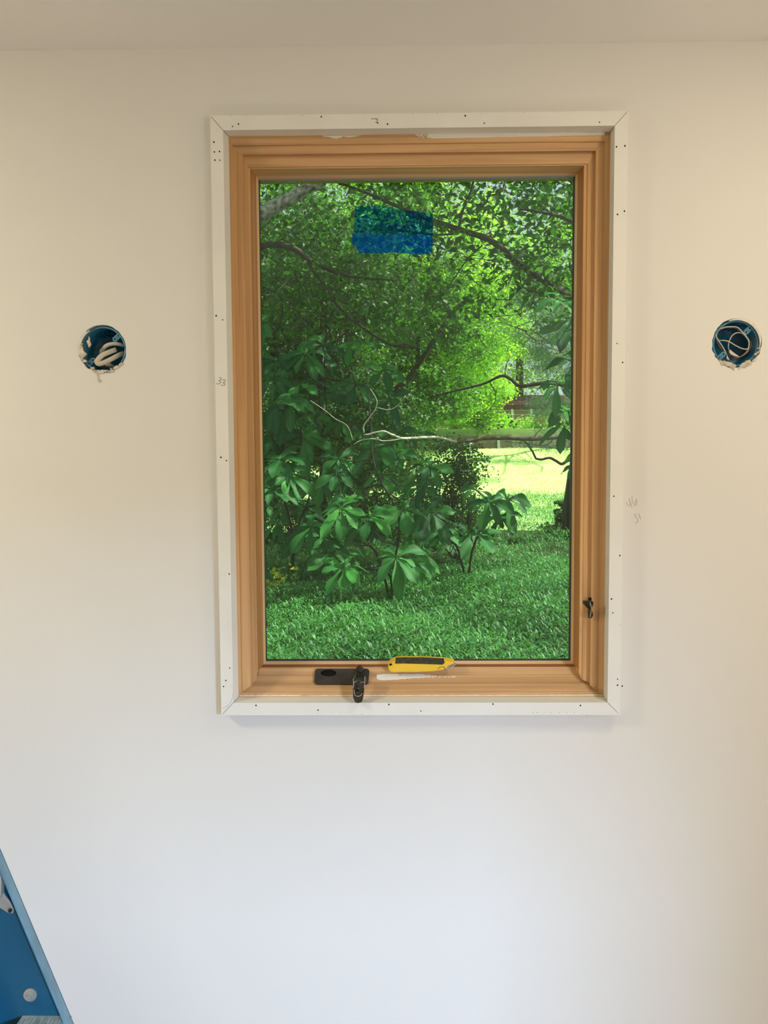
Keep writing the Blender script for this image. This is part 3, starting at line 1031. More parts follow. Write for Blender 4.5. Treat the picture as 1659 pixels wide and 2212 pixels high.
def torn(name, conv, shapes, mat_):
    b = MB()
    for sh in shapes:
        c = sum((Vector((a[0], a[1], 0)) for a in sh), Vector()) / len(sh)
        top = [conv(a, random.uniform(-.0025, -.0008)) for a in sh]
        bt = [p + Vector((0, .0035, 0)) for p in top]
        n = len(sh)
        b.add(top + bt, [tuple(range(n)), tuple(range(2 * n - 1, n - 1, -1))] + [(i, (i + 1) % n, (i + 1) % n + n, i + n) for i in range(n)])
    return b.build(name, mat_, wall)


def scraps(cx_, cy_, r, a0, a1, n, smin, smax, seed):
    q = random.Random(seed)
    out = []
    for i in range(n):
        a = R(q.uniform(a0, a1))
        rr = r * q.uniform(.93, 1.06)
        x, y = cx_ + rr * math.cos(a), cy_ - rr * math.sin(a)
        s = q.uniform(smin, smax)
        k = q.randint(4, 6)
        t0 = q.uniform(0, 6)
        out.append([(x + s * q.uniform(.4, 1.2) * math.cos(t0 + 2 * math.pi * j / k) * 1.4, y + s * q.uniform(.4, 1.0) * math.sin(t0 + 2 * math.pi * j / k)) for j in range(k)])
    return out


torn('torn_paper', lz, scraps(790, 820, 545, 240, 325, 26, 22, 62, 1) + scraps(790, 820, 530, 165, 215, 5, 20, 50, 2) +
     [[(640, 1400), (690, 1420), (705, 1540), (752, 1565), (700, 1610), (672, 1560), (660, 1480)],
      [(455, 510), (485, 560), (480, 620), (515, 710), (465, 780), (430, 690), (405, 625), (450, 600)],
      [(250, 700), (300, 740), (330, 860), (415, 935), (310, 1040), (262, 990), (250, 860)]], M['paper'])
torn('torn_paper', rz, scraps(910, 900, 560, 235, 305, 38, 20, 60, 4) + scraps(910, 900, 560, 305, 350, 8, 18, 45, 6) +
     [[(480, 1310), (560, 1330), (600, 1400), (560, 1460), (530, 1400)], [(800, 1480), (840, 1500), (850, 1560), (815, 1520)], [(950, 1480), (1010, 1500), (940, 1560)]], M['paper'])


def crescent(conv, cx_, cy_, r, a0, a1, w, mat_):
    b = MB()
    out, inn = [], []
    for i in range(19):
        a = R(a0 + (a1 - a0) * i / 18)
        ww = w * math.sin(math.pi * i / 18)
        out.append(conv((cx_ + (r + ww) * math.cos(a), cy_ - (r + ww) * math.sin(a)), -.0006))
        inn.append(conv((cx_ + (r - 14) * math.cos(a), cy_ - (r - 14) * math.sin(a)), -.0002))
    ring_ = out + inn[::-1]
    n = len(out)
    vs = out + inn + [p + Vector((0, .002, 0)) for p in out + inn]
    fs = []
    for i in range(n - 1):
        fs += [(i, i + 1, n + i + 1, n + i), (2 * n + i, 2 * n + n + i, 2 * n + n + i + 1, 2 * n + i + 1), (i, 2 * n + i, 2 * n + i + 1, i + 1), (n + i, n + i + 1, 3 * n + i + 1, 3 * n + i)]
    b.add(vs, fs)
    return b.build('spackle_edge', mat_, wall)


crescent(lz, 790, 820, 545, 125, 210, 75, M['gypsum'])
crescent(rz, 910, 900, 565, -10, 110, 65, M['gypsum'])

# ------------------------------------------------------------------ step ladder (blue), far rail of its side in view
LY = -0.52
lad = empty('step_ladder', (P(145, 2212, LY).x, LY, 0.0), 'blue fibreglass step ladder at the lower left corner before the wall', 'ladder')
pa, pb = P(-3, 1858, LY + .004), P(146, 2212, LY + .004)
pa.y = pb.y = LY
dr = (pb - pa).normalized()
nr = Vector((-dr.z, 0, dr.x))          # across the rail, towards the left
if nr.x > 0: nr = -nr
# rail goes from the top cap to the floor
tb = (0.03 - pb.z) / dr.z
foot = pb + dr * tb
tt = (1.20 - pb.z) / dr.z
topp = pb + dr * tt


def rail(yc, sgn, name='side_rail'):
    """C-channel rail: web in the side plane, lips towards the inside of the ladder"""
    def q_(base, u_, y_):
        return base + nr * (u_ + (.28 * (y_ - yc) if sgn > 0 else 0)) + Vector((0, y_ - LY, 0))
    o = []
    Wd = .115
    b = MB()
    t_ = .0035
    def slab(u0, u1, y0, y1, mi):
        a = [q_(topp, u0, y0), q_(topp, u1, y0), q_(topp, u1, y1), q_(topp, u0, y1)]
        c = [q_(foot, u0, y0), q_(foot, u1, y0), q_(foot, u1, y1), q_(foot, u0, y1)]
        b.hexa(a, c, mi)
    yw = yc + sgn * .030
    slab(0, Wd, min(yw, yw + sgn * t_), max(yw, yw + sgn * t_), 0)
    slab(0, t_, min(yc, yw), max(yc, yw), 1)
    slab(Wd - t_, Wd, min(yc, yw), max(yc, yw), 1)
    return b.build(name, [M['ladder'], M['ladder_edge']], lad, bevel=.0008)


NEARY = LY - .48
rail(LY, 1)
rail(NEARY, -1)


def rp(u, s, y):
    """point on the rail: u across, s metres down from pb's level"""
    return pb + dr * s + nr * u + Vector((0, y - LY, 0))


# treads between the two rails
for k in range(3):
    z_ = P(10, 2222, LY).z - .26 * k
    s_ = (z_ - pb.z) / dr.z
    c = pb + dr * s_
    b = MB()
    b.box(c.x - .085, c.x - .006, NEARY - .026, LY + .030, z_ - .004, z_)
    b.box(c.x - .010, c.x - .006, NEARY - .026, LY + .026, z_ - .03, z_ - .004)
    b.box(c.x - .085, c.x - .081, NEARY - .026, LY + .026, z_ - .03, z_ - .004)
    for j in range(6):
        b.box(c.x - .080 + j * .012, c.x - .077 + j * .012, NEARY - .02, LY + .022, z_, z_ + .0015)
    b.build('tread', M['dusty_step'], lad, bevel=.0006)
# rear rails of the A-frame (beyond the frame on the left)
apex = topp + nr * .05
for yc, sg in ((LY, 1), (NEARY, -1)):
    b = MB()
    lx = apex.x - .45
    a = [Vector((apex.x - .02, yc, 1.18)), Vector((apex.x - .08, yc, 1.18)), Vector((apex.x - .08, yc + sg * .022, 1.18)), Vector((apex.x - .02, yc + sg * .022, 1.18))]
    c = [Vector((lx + .06, yc, .03)), Vector((lx, yc, .03)), Vector((lx, yc + sg * .022, .03)), Vector((lx + .06, yc + sg * .022, .03))]
    b.hexa(a, c)
    b.build('rear_rail', M['ladder'], lad)
b = MB(); b.box(apex.x - .12, apex.x + .08, NEARY - .04, LY + .04, 1.18, 1.22); b.build('top_cap', M['ladder'], lad, bevel=.006)
for yc in (LY, NEARY):
    b = MB(); b.box(foot.x - .105, foot.x + .008, yc - .03, yc + .035, 0, .035); b.build('rubber_foot', M['black_plastic'], lad, bevel=.004)
# rivet washer seen on the web, and the grey brace
rv = P(66, 2148, LY + .0298)
b = MB()
for rr, y0, y1 in ((.0105, .0, -.0025), (.0072, -.0025, -.004), (.0032, -.004, -.007)):
    b.tube([rv + Vector((0, y0, 0)), rv + Vector((0, y1, 0))], rr, 20)
b.build('rivet', M['aluminium'], lad)
b = MB()
o1 = [(-60, 1890), (-12, 1900), (2, 1916), (12, 1935), (24, 1950), (31, 1966), (29, 1974), (18, 1972), (-4, 1958), (-70, 1930)]
b.prism([P(x - 2, y, LY + .022) for x, y in o1], (0, .004, 0))
b.build('brace', M['aluminium'], lad, bevel=.001)
b = MB()
o1 = [(-40, 1880), (0, 1888), (3, 1905), (1, 1935), (-8, 1950), (-40, 1945)]
b.prism([P(x, y, LY + .006) for x, y in o1], (0, .012, 0))
b.build('brace_bracket', M['aluminium'], lad, bevel=.001)
b = MB()
p = P(23, 1966, LY + .0215); b.tube([p, p + Vector((0, -.003, 0))], .0028, 12); b.build('rivet', M['black_plastic'], lad)

# ================================================================== GARDEN
# ground: lawn climbing away from the house
gx = np.linspace(-16, 22, 77)
gy = np.concatenate([np.linspace(0.2, 10, 40), np.linspace(10.5, 36.4, 53)])
X, Y = np.meshgrid(gx, gy)
Z = ground_z(X, Y)
verts = np.stack([X, Y, Z], -1).reshape(-1, 3)
nx = len(gx)
ii, jj = np.meshgrid(np.arange(len(gy) - 1), np.arange(nx - 1), indexing='ij')
a = (ii * nx + jj).ravel()
F = np.stack([a, a + 1, a + nx + 1, a + nx], 1)
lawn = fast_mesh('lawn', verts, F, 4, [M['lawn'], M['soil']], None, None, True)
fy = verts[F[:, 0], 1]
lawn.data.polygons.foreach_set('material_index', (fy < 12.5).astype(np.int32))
tag(lawn, 'mown green lawn climbing towards the brick house', 'lawn', kind='structure')
b = MB()
b.box(-40, 60, 38.1, 95, 2.5, 3.1)
tag(b.build('house_terrace', M['lawn']), 'raised grassy terrace behind the retaining wall', 'terrace', kind='structure')


def blades(name, N, x0, x1, y0, y1, L, W, mat_, label, dens=None, arch=0.9):
    x = rng.uniform(x0, x1, N); y = rng.uniform(y0, y1, N)
    # spread wider with distance
    if dens is not None:
        k = dens(x, y) > rng.uniform(0, 1, N)
        x, y = x[k], y[k]
    N = len(x)
    z = ground_z(x, y)
    az = rng.uniform(0, 2 * np.pi, N)
    hd = np.stack([np.cos(az), np.sin(az), 0 * az], 1)
    sd = np.stack([-np.sin(az), np.cos(az), 0 * az], 1)
    Lr = L * rng.uniform(0.5, 1.3, N)
    lean = rng.uniform(0.5, 1.15, N) * arch
    base = np.stack([x, y, z], 1)
    # each blade starts at a random height on a hidden stalk
    h0 = rng.uniform(0, 1, N) * L * (1.5 + .4 * np.sin(x * 3.1 + y * 1.7) + .3 * np.sin(x * 7 - y * 5))
    base[:, 2] += h0
    sections = []
    for t, w in ((0, .45), (.35, 1.0), (.7, .75), (1.0, 0.05)):
        out_ = hd * (Lr * lean * (t ** 1.2))[:, None]
        upz = Lr * (t * (1.15 - lean * .55) - (t ** 2) * lean * .75)
        c = base + out_
        c[:, 2] += upz
        sections.append((c - sd * (W * w / 2), c + sd * (W * w / 2)))
    V = np.stack([s for ab in sections for s in ab], 1)  # N,8,3
    verts = V.reshape(-1, 3)
    bb = (np.arange(N) * 8)[:, None]
    f = np.concatenate([bb + [2 * i, 2 * i + 1, 2 * i + 3, 2 * i + 2] for i in range(3)], 0)
    patch = 0.5 + 0.28 * np.sin(x * 2.1 + 1.3 * np.sin(y * 1.1)) * np.cos(y * 1.7 + x)
    v = np.repeat(np.clip(patch + rng.normal(0, .22, N), 0, 1), 8)
    o = fast_mesh(name, verts, f, 4, [mat_], None, v)
    return tag(o, label, 'grass', kind='stuff')


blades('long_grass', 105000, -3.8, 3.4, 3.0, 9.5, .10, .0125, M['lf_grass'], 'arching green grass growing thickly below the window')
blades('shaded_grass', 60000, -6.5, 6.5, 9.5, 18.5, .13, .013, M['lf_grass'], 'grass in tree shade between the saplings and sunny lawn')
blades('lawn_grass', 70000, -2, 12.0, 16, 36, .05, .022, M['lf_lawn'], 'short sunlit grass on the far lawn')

# ------------------------------------------------------------------ brick house and retaining wall
HY = 48.0
house = empty('brick_house', (P(1150, 930, HY).x, HY, 2.9), 'brick house with brown roof seen through the leaves', 'house')
hz0, hz1 = P(1100, 945, HY).z, P(1100, 876, HY).z
hx0, hx1 = P(930, 900, HY).x, P(1420, 900, HY).x
hb = MB(); hb.box(hx0, hx1, HY, HY + 7, 3.0, hz1); hb.build('brick_wall', M['brick'], house)
hb = MB()
hb.add([(hx0 - .6, HY - .7, hz1), (hx1 + .6, HY - .7, hz1), (hx1 + .6, HY + 7.7, hz1), (hx0 - .6, HY + 7.7, hz1), (hx0 + 1, HY + 3.5, hz1 + .9), (hx1 - 1, HY + 3.5, hz1 + .9),
        (hx0 - .6, HY - .7, hz1 - .25), (hx1 + .6, HY - .7, hz1 - .25), (hx1 + .6, HY + 7.7, hz1 - .25), (hx0 - .6, HY + 7.7, hz1 - .25)],
       [(0, 1, 5, 4), (1, 2, 5), (2, 3, 4, 5), (3, 0, 4), (6, 7, 1, 0), (7, 8, 2, 1), (8, 9, 3, 2), (9, 6, 0, 3), (9, 8, 7, 6)])
hb.build('roof', M['roof'], house)
for (xa, xb, ya, yb) in ((1012, 1034, 888, 918), (1150, 1164, 888, 918)):
    A, Bq = P(xa, yb, HY - .03), P(xb, ya, HY - .03)
    hb = MB(); hb.box(A.x, Bq.x, HY - .08, HY + .02, A.z, Bq.z); fr = hb.build('window_frame', M['siding_white'], house)
    hb = MB(); hb.box(A.x + .07, Bq.x - .07, HY - .10, HY - .07, A.z + .07, Bq.z - .07); hb.build('pane', M['housewin'], fr)
for px_ in (1068, 1106, 1147):
    A = P(px_, 925, HY - .6)
    hb = MB(); hb.box(A.x - .06, A.x + .06, HY - .66, HY - .54, 3.0, hz1 - .1); hb.build('porch_post', M['siding_white'], house)

RW = 36.9
rwz1 = P(1070, 950, RW).z
rwz0 = P(1070, 975, RW).z
A, Bq = P(1033, 950, RW), P(1105, 950, RW)
rw = MB(); rw.box(A.x, Bq.x, RW, RW + .5, rwz0 - .4, rwz1 + .25)
tag(rw.build('retaining_wall', M['stone']), 'tan retaining wall panel at the far edge of the lawn, left of the pale one', 'retaining wall')
A2, B2 = P(1106, 950, RW), P(1330, 950, RW)
rw = MB(); rw.box(A2.x, B2.x, RW + .1, RW + .6, rwz0 - .4, rwz1 + .25)
tag(rw.build('retaining_wall', M['stone_pale']), 'pale stacked retaining wall at the far right edge of the lawn', 'retaining wall')
A, Bq = P(850, 950, RW + .2), P(1033, 950, RW + .2)
rw = MB(); rw.box(A.x, Bq.x, RW + .3, RW + .6, rwz0 - .4, rwz1 + .2)
tag(rw.build('retaining_wall', M['stone']), 'shaded retaining wall behind the shrub at the lawn edge', 'retaining wall')
pp = P(1077, 973, RW - .12); pq = P(1077, 951, RW - .12)
rw = MB(); rw.box(pp.x - .06, pp.x + .06, RW - .16, RW - .04, pp.z - .1, pq.z)
tag(rw.build('drain_pipe', M['siding_white']), 'short white post standing against the tan retaining wall', 'post')
A, Bq = P(1001, 968, RW - .6), P(1020, 957, RW - .6)
rw = MB(); rw.box(A.x, Bq.x, RW - .8, RW - .3, A.z - .05, Bq.z); tag(rw.build('concrete_block', M['siding_white'], bevel=.03), 'small pale block beside the dark steps on the lawn edge', 'block')
st = MB()
for k, (ya, yb) in enumerate(((971, 966), (965, 961), (960, 956))):
    A, Bq = P(1019, ya, RW - .5 + .12 * k), P(1034, yb, RW - .5 + .12 * k)
    st.box(A.x, Bq.x, RW - .5 + .12 * k, RW - .1, A.z - .02, Bq.z)
tag(st.build('garden_steps', M['stone']), 'small dark steps left of the tan retaining wall', 'steps')


# ------------------------------------------------------------------ trees
def blob_points(n, cx_, cy_, cz_, rx, ry, rz_, hollow=0.3):
    p = rng.normal(0, 1, (n, 3))
    p /= np.linalg.norm(p, axis=1, keepdims=True)
    r = rng.uniform(hollow, 1, n) ** 0.6
    return np.stack([cx_ + p[:, 0] * r * rx, cy_ + p[:, 1] * r * ry, cz_ + p[:, 2] * r * rz_], 1)


def clumps(n_clump, per, cx_, cy_, cz_, rx, ry, rz_, cr, flat=0.45):
    cs = blob_points(n_clump, cx_, cy_, cz_, rx, ry, rz_, .15)
    out = []
    for c in cs:
        s = cr * rng.uniform(.6, 1.4)
        q_ = rng.normal(0, .5, (per, 3)) * [s, s, s * flat]
        out.append(c + q_)
    return np.concatenate(out, 0), cs


def branch_to(b, root, tips, r0_, jitter=.25):
    for t in tips:
        root_, t = Vector(root), Vector(t)
        mid = root_.lerp(t, .5) + Vector((random.uniform(-1, 1), random.uniform(-1, 1), random.uniform(0, 1))) * jitter * (t - root_).length
        b.tube(spline([root_, mid, t], 4), [r0_ * (1 - k / 9.5) for k in range(9)], 5)


def tree(name, base, trunk_top, trunk_r, crowns, mat_, leaf, label, cat='tree', bark='bark', group=None, vbase=None, aspect=.55):
    """crowns: list of (px, py, Y, rx, ry, rz, n_clump, per, clump_radius)"""
    base = Vector(base)
    root = empty(name, base, label, cat, group)
    tt_ = Vector(trunk_top)
    b = MB()
    mid = base.lerp(tt_, .5) + Vector((random.uniform(-.15, .15), 0, 0))
    b.tube(spline([base - Vector((0, 0, .1)), mid, tt_], 6), [trunk_r * (1 - .6 * k / 12) for k in range(13)], 9)
    b.build('trunk', M[bark], root, smooth=True)
    allp, tips = [], []
    for (px_, py_, Y_, rx, ry, rz_, nc, per, cr) in crowns:
        c = P(px_, py_, Y_)
        pts, cs = clumps(nc, per, c.x, c.y, c.z, rx, ry, rz_, cr)
        allp.append(pts)
        k = max(3, nc // 8)
        tips += [Vector(t) for t in cs[:k]]
    b = MB()
    for t in tips:
        f_ = random.uniform(.45, 1.0)
        branch_to(b, base.lerp(tt_, f_), [t], trunk_r * .28)
    b.build('branches', M[bark], root, smooth=True)
    pts = np.concatenate(allp, 0)
    gz = ground_z(pts[:, 0], pts[:, 1])
    pts = pts[pts[:, 2] > gz + .03]
    leaf_cloud('foliage', pts, leaf, M[mat_], root, aspect=aspect, vbase=vbase)
    return root


# far woodland behind the lawn
def gnd(px_, Y_):
    x = P(px_, 1000, Y_).x
    return (x, Y_, float(ground_z(x, Y_)))


FAR = 'trees of the far woodland'
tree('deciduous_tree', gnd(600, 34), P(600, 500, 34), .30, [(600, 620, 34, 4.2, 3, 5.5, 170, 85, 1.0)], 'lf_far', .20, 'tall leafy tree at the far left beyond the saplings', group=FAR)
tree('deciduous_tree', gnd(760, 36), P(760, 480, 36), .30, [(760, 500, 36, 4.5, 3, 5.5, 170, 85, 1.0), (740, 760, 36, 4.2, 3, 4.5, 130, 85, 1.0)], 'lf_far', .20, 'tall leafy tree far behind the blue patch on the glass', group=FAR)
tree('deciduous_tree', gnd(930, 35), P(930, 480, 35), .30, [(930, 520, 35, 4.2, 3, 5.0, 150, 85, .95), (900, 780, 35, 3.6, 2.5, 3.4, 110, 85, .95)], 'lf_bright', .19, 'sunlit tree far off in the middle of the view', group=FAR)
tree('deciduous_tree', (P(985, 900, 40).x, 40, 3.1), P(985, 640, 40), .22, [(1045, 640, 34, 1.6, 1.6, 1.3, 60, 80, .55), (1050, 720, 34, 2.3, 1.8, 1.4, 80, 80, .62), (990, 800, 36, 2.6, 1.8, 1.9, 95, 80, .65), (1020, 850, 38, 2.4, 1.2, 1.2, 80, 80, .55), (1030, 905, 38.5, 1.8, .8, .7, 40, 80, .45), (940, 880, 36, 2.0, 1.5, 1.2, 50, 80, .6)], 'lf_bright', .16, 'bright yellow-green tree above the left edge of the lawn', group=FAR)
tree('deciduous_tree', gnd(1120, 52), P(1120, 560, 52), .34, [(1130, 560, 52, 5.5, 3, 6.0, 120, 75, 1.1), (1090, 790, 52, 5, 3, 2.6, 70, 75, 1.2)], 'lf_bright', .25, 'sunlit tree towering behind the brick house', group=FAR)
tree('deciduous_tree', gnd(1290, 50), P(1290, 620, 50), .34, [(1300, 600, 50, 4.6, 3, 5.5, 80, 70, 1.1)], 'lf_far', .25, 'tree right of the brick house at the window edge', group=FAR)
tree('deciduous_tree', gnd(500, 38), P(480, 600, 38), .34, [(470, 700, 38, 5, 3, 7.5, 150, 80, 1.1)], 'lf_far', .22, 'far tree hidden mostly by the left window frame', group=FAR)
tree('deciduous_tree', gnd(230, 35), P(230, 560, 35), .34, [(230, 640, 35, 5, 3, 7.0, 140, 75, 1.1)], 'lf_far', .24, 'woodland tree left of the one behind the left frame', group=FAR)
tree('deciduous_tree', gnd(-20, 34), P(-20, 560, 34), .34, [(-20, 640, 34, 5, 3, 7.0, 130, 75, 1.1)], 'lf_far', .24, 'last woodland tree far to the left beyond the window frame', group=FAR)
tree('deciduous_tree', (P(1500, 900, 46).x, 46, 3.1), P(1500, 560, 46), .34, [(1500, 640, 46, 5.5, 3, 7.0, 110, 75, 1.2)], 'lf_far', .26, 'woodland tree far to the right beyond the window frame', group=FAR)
# feathery conifer with blue-green needles on the right
tree('pine_tree', (P(1275, 900, 39.5).x, 39.5, 3.1), P(1262, 620, 30), .16, [(1160, 660, 24, 1.1, 1.2, 1.6, 75, 130, .45), (1200, 770, 24, 1.0, 1.2, .9, 60, 130, .45), (1200, 885, 30, 1.3, 1, .7, 50, 120, .45)], 'lf_pine', .14, 'blue-green pine in front of the brick house', 'tree', aspect=.10)

# mid distance, shaded
MID = 'shaded trees behind the saplings'
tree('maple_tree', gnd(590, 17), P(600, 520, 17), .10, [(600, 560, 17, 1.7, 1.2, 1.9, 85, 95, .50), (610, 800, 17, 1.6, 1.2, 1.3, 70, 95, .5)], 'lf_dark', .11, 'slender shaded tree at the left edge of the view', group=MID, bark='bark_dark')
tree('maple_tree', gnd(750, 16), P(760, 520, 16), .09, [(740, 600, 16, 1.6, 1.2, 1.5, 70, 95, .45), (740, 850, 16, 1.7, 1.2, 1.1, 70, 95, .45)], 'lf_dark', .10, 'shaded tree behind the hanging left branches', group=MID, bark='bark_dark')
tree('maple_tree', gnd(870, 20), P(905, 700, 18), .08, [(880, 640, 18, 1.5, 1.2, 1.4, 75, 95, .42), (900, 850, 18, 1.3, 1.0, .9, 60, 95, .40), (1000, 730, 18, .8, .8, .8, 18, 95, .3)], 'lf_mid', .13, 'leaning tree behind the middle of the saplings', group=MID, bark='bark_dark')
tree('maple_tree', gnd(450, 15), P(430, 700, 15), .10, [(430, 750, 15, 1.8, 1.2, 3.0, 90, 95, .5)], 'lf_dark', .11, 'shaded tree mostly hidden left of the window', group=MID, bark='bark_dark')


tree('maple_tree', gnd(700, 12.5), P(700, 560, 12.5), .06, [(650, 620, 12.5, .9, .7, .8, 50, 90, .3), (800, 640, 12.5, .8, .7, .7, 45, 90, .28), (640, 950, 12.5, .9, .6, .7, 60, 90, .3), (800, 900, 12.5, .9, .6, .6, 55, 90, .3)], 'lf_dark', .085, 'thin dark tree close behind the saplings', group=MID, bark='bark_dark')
# undergrowth
def shrub(name, base, crowns, mat_, leaf, label, group=None, stem='bark_dark', aspect=.6, vbase=None, stemr=.018):
    base = Vector(base)
    root = empty(name, base, label, 'shrub', group)
    allp = []
    b = MB()
    for (px_, py_, Y_, rx, ry, rz_, nc, per, cr) in crowns:
        c = P(px_, py_, Y_)
        pts, cs = clumps(nc, per, c.x, c.y, c.z, rx, ry, rz_, cr, .6)
        allp.append(pts)
        branch_to(b, base - Vector((0, 0, .05)), [Vector(t) for t in cs[:max(4, nc // 5)]], stemr, .12)
    b.build('stems', M[stem], root, smooth=True)
    pts = np.concatenate(allp, 0)
    pts = pts[pts[:, 2] > ground_z(pts[:, 0], pts[:, 1]) + .02]
    leaf_cloud('foliage', pts, leaf, M[mat_], root, aspect=aspect, vbase=vbase)
    return root


US = 'undergrowth below the saplings'
shrub('leafy_shrub', gnd(990, 9.5), [(985, 1000, 9.5, .42, .4, .42, 42, 60, .17), (1000, 1110, 9.5, .42, .4, .35, 30, 60, .17), (1000, 1030, 9.5, .25, .3, .20, 15, 50, .14), (930, 1080, 9.8, .5, .4, .5, 36, 60, .18)], 'lf_dark', .045, 'small-leaved shrub reaching over the left edge of the lawn', aspect=.75)
shrub('leafy_shrub', gnd(640, 11.5), [(640, 1120, 11.5, 1.1, .6, .95, 110, 90, .25)], 'lf_dark', .05, 'dark undergrowth at the lower left behind the yellowing vine', US, aspect=.7)
shrub('leafy_shrub', gnd(820, 12), [(820, 1080, 12, 1.1, .6, 1.0, 110, 90, .25)], 'lf_dark', .055, 'dark undergrowth behind the middle sapling leaves', US, aspect=.7)
shrub('leafy_shrub', gnd(1000, 12), [(985, 1170, 11, .6, .5, .40, 60, 80, .2)], 'lf_dark', .05, 'low dark bush at the foot of the small-leaved shrub', US, aspect=.7)
shrub('leafy_shrub', gnd(470, 12), [(450, 1050, 12, 1.2, .6, 1.2, 75, 90, .25)], 'lf_dark', .055, 'dark undergrowth beyond the left window jamb', US, aspect=.7)
shrub('leafy_shrub', gnd(770, 22), [(730, 960, 22, 3.0, .8, 1.8, 170, 90, .4)], 'lf_dark', .12, 'shaded thicket between the saplings and the far lawn', aspect=.6)
shrub('yellowing_vine', gnd(605, 7.0), [(600, 1230, 7.0, .10, .08, .14, 7, 3, .06), (632, 1240, 7.0, .08, .08, .10, 5, 3, .06), (590, 1262, 7.0, .05, .05, .05, 4, 4, .04)], 'lf_yellow', .055, 'yellowing heart-shaped leaves low at the left edge', aspect=.95, stemr=.004)
shrub('ivy_patch', gnd(1200, 12.5), [(1195, 1160, 12.5, .38, .4, .20, 26, 60, .14), (1215, 1110, 12.9, .16, .25, .3, 14, 50, .10), (1215, 1230, 11.0, .35, .4, .10, 22, 50, .15)], 'lf_dark', .07, 'dark ivy growing around the foot of the right trunk', aspect=.8)
shrub('terrace_shrub', (P(1165, 900, 41).x, 41, 3.1), [(1150, 920, 41, 1.6, .8, .45, 34, 80, .4)], 'lf_bright', .13, 'bright low shrub above the retaining wall, below the red flowers')
shrub('terrace_shrub', (P(1225, 920, 40).x, 40, 3.1), [(1225, 925, 40, 1.4, .8, .45, 28, 80, .4)], 'lf_bright', .13, 'bright low shrub above the retaining wall at the right edge')
shrub('terrace_shrub', (P(1060, 930, 41).x, 41, 3.1), [(1050, 934, 41, 1.8, .8, .3, 28, 80, .4)], 'lf_bright', .13, 'bright low shrub on the terrace left of the red flowers')
fl_ = empty('red_flowers', (P(1165, 915, 40.2).x, 40.2, 3.1), 'small clump of red flowers before the brick house', 'flowers')
c = P(1166, 907, 40.2)
leaf_cloud('petals', blob_points(90, c.x, c.y, c.z, .26, .2, .12), .11, M['lf_red'], fl_, aspect=.9)
b = MB(); branch_to(b, Vector((c.x, 40.2, 3.0)), [c + Vector((dx, 0, 0)) for dx in (-.2, 0, .2)], .02); b.build('stems', M['bark_dark'], fl_)


# ------------------------------------------------------------------ named limbs close to the window
def limb(b, pts, r_start, r_end, seg=8, n=5, wob=.0, mi=0):
    v = [P(x, y, Y_) for x, y, Y_ in pts]
    s = spline(v, n)
    k = len(s)
    out_ = [p + Vector((random.uniform(-wob, wob), random.uniform(-wob, wob), random.uniform(-wob, wob))) for p in s]
    b.tube(out_, [r_start + (r_end - r_start) * i / (k - 1) for i in range(k)], seg, mi)
    return s


def leaves_along(paths, per_m, spread, size, mat_, parent, name='foliage', aspect=.48, droop=.3, tilt=.6):
    C = []
    for s in paths:
        for i in range(len(s) - 1):
            L = (s[i + 1] - s[i]).length
            k = rng.poisson(per_m * L)
            for _ in range(k):
                t = rng.uniform()
                p = s[i].lerp(s[i + 1], t)
                C.append([p.x + rng.normal(0, spread), p.y + rng.normal(0, spread), p.z + rng.normal(0, spread * .8)])
    return leaf_cloud(name, np.array(C), size, M[mat_], parent, aspect=aspect, droop=droop, tilt=tilt)


# 1: overhanging tree whose limb crosses the upper right, trunk at the right edge (mostly behind the frame)
oh = empty('overhanging_tree', gnd(1262, 12), 'dark tree at the right edge whose limbs cross the upper view', 'tree')
b = MB()
tr_pts = [(1258, 1245, 12), (1256, 1130, 12), (1264, 1040, 12), (1283, 900, 12), (1300, 600, 12), (1290, 200, 12), (1200, -500, 11)]
limb(b, tr_pts, .36, .2, 12)
b.build('trunk', M['bark_dark'], oh, smooth=True)
b = MB()
paths = []
paths.append(limb(b, [(1300, 690, 11.6), (1240, 648, 9.5), (1175, 606, 8.4), (1110, 560, 8), (1060, 520, 8), (990, 495, 8), (940, 478, 8), (880, 455, 8.1), (800, 420, 8.3), (715, 388, 8.5)], .050, .016))
paths.append(limb(b, [(990, 498, 8), (998, 460, 8), (1008, 435, 8), (1018, 410, 8), (1025, 380, 8)], .017, .012))
paths.append(limb(b, [(1012, 436, 8), (1035, 443, 8), (1050, 438, 8), (1056, 425, 8), (1075, 418, 8)], .013, .009))
paths.append(limb(b, [(990, 505, 8), (940, 507, 8), (880, 500, 8), (845, 492, 8)], .013, .005))
paths.append(limb(b, [(1042, 530, 8), (1010, 560, 8), (975, 610, 8), (940, 655, 8), (890, 700, 8)], .010, .003))
paths.append(limb(b, [(950, 620, 8), (955, 650, 8), (970, 680, 8)], .006, .003))
paths.append(limb(b, [(1290, 470, 11), (1245, 478, 9), (1200, 465, 8.5), (1150, 455, 8.4), (1120, 452, 8.4)], .030, .012))
paths.append(limb(b, [(900, 460, 8), (860, 500, 8), (820, 520, 8), (770, 555, 8)], .007, .003))
paths.append(limb(b, [(860, 455, 8), (880, 500, 8), (915, 520, 8), (940, 560, 8)], .007, .003))
for i in range(40):
    x, y = random.uniform(880, 1230), random.uniform(420, 720)
    dx, dy = random.uniform(-80, 80), random.uniform(-20, 60)
    limb(b, [(x, y, 8.4), (x + dx * .5 + random.uniform(-10, 10), y + dy * .6, 8.1), (x + dx, y + dy, 7.9)], .0065, .0025, 5, 4)
paths.append(limb(b, [(1120, 570, 8), (1130, 620, 8.2), (1180, 640, 8.4), (1205, 690, 8.5)], .010, .004))
b.build('branches', M['bark_dark'], oh, smooth=True)
leaves_along(paths, 85, .20, .135, 'lf_near', oh, aspect=.46)
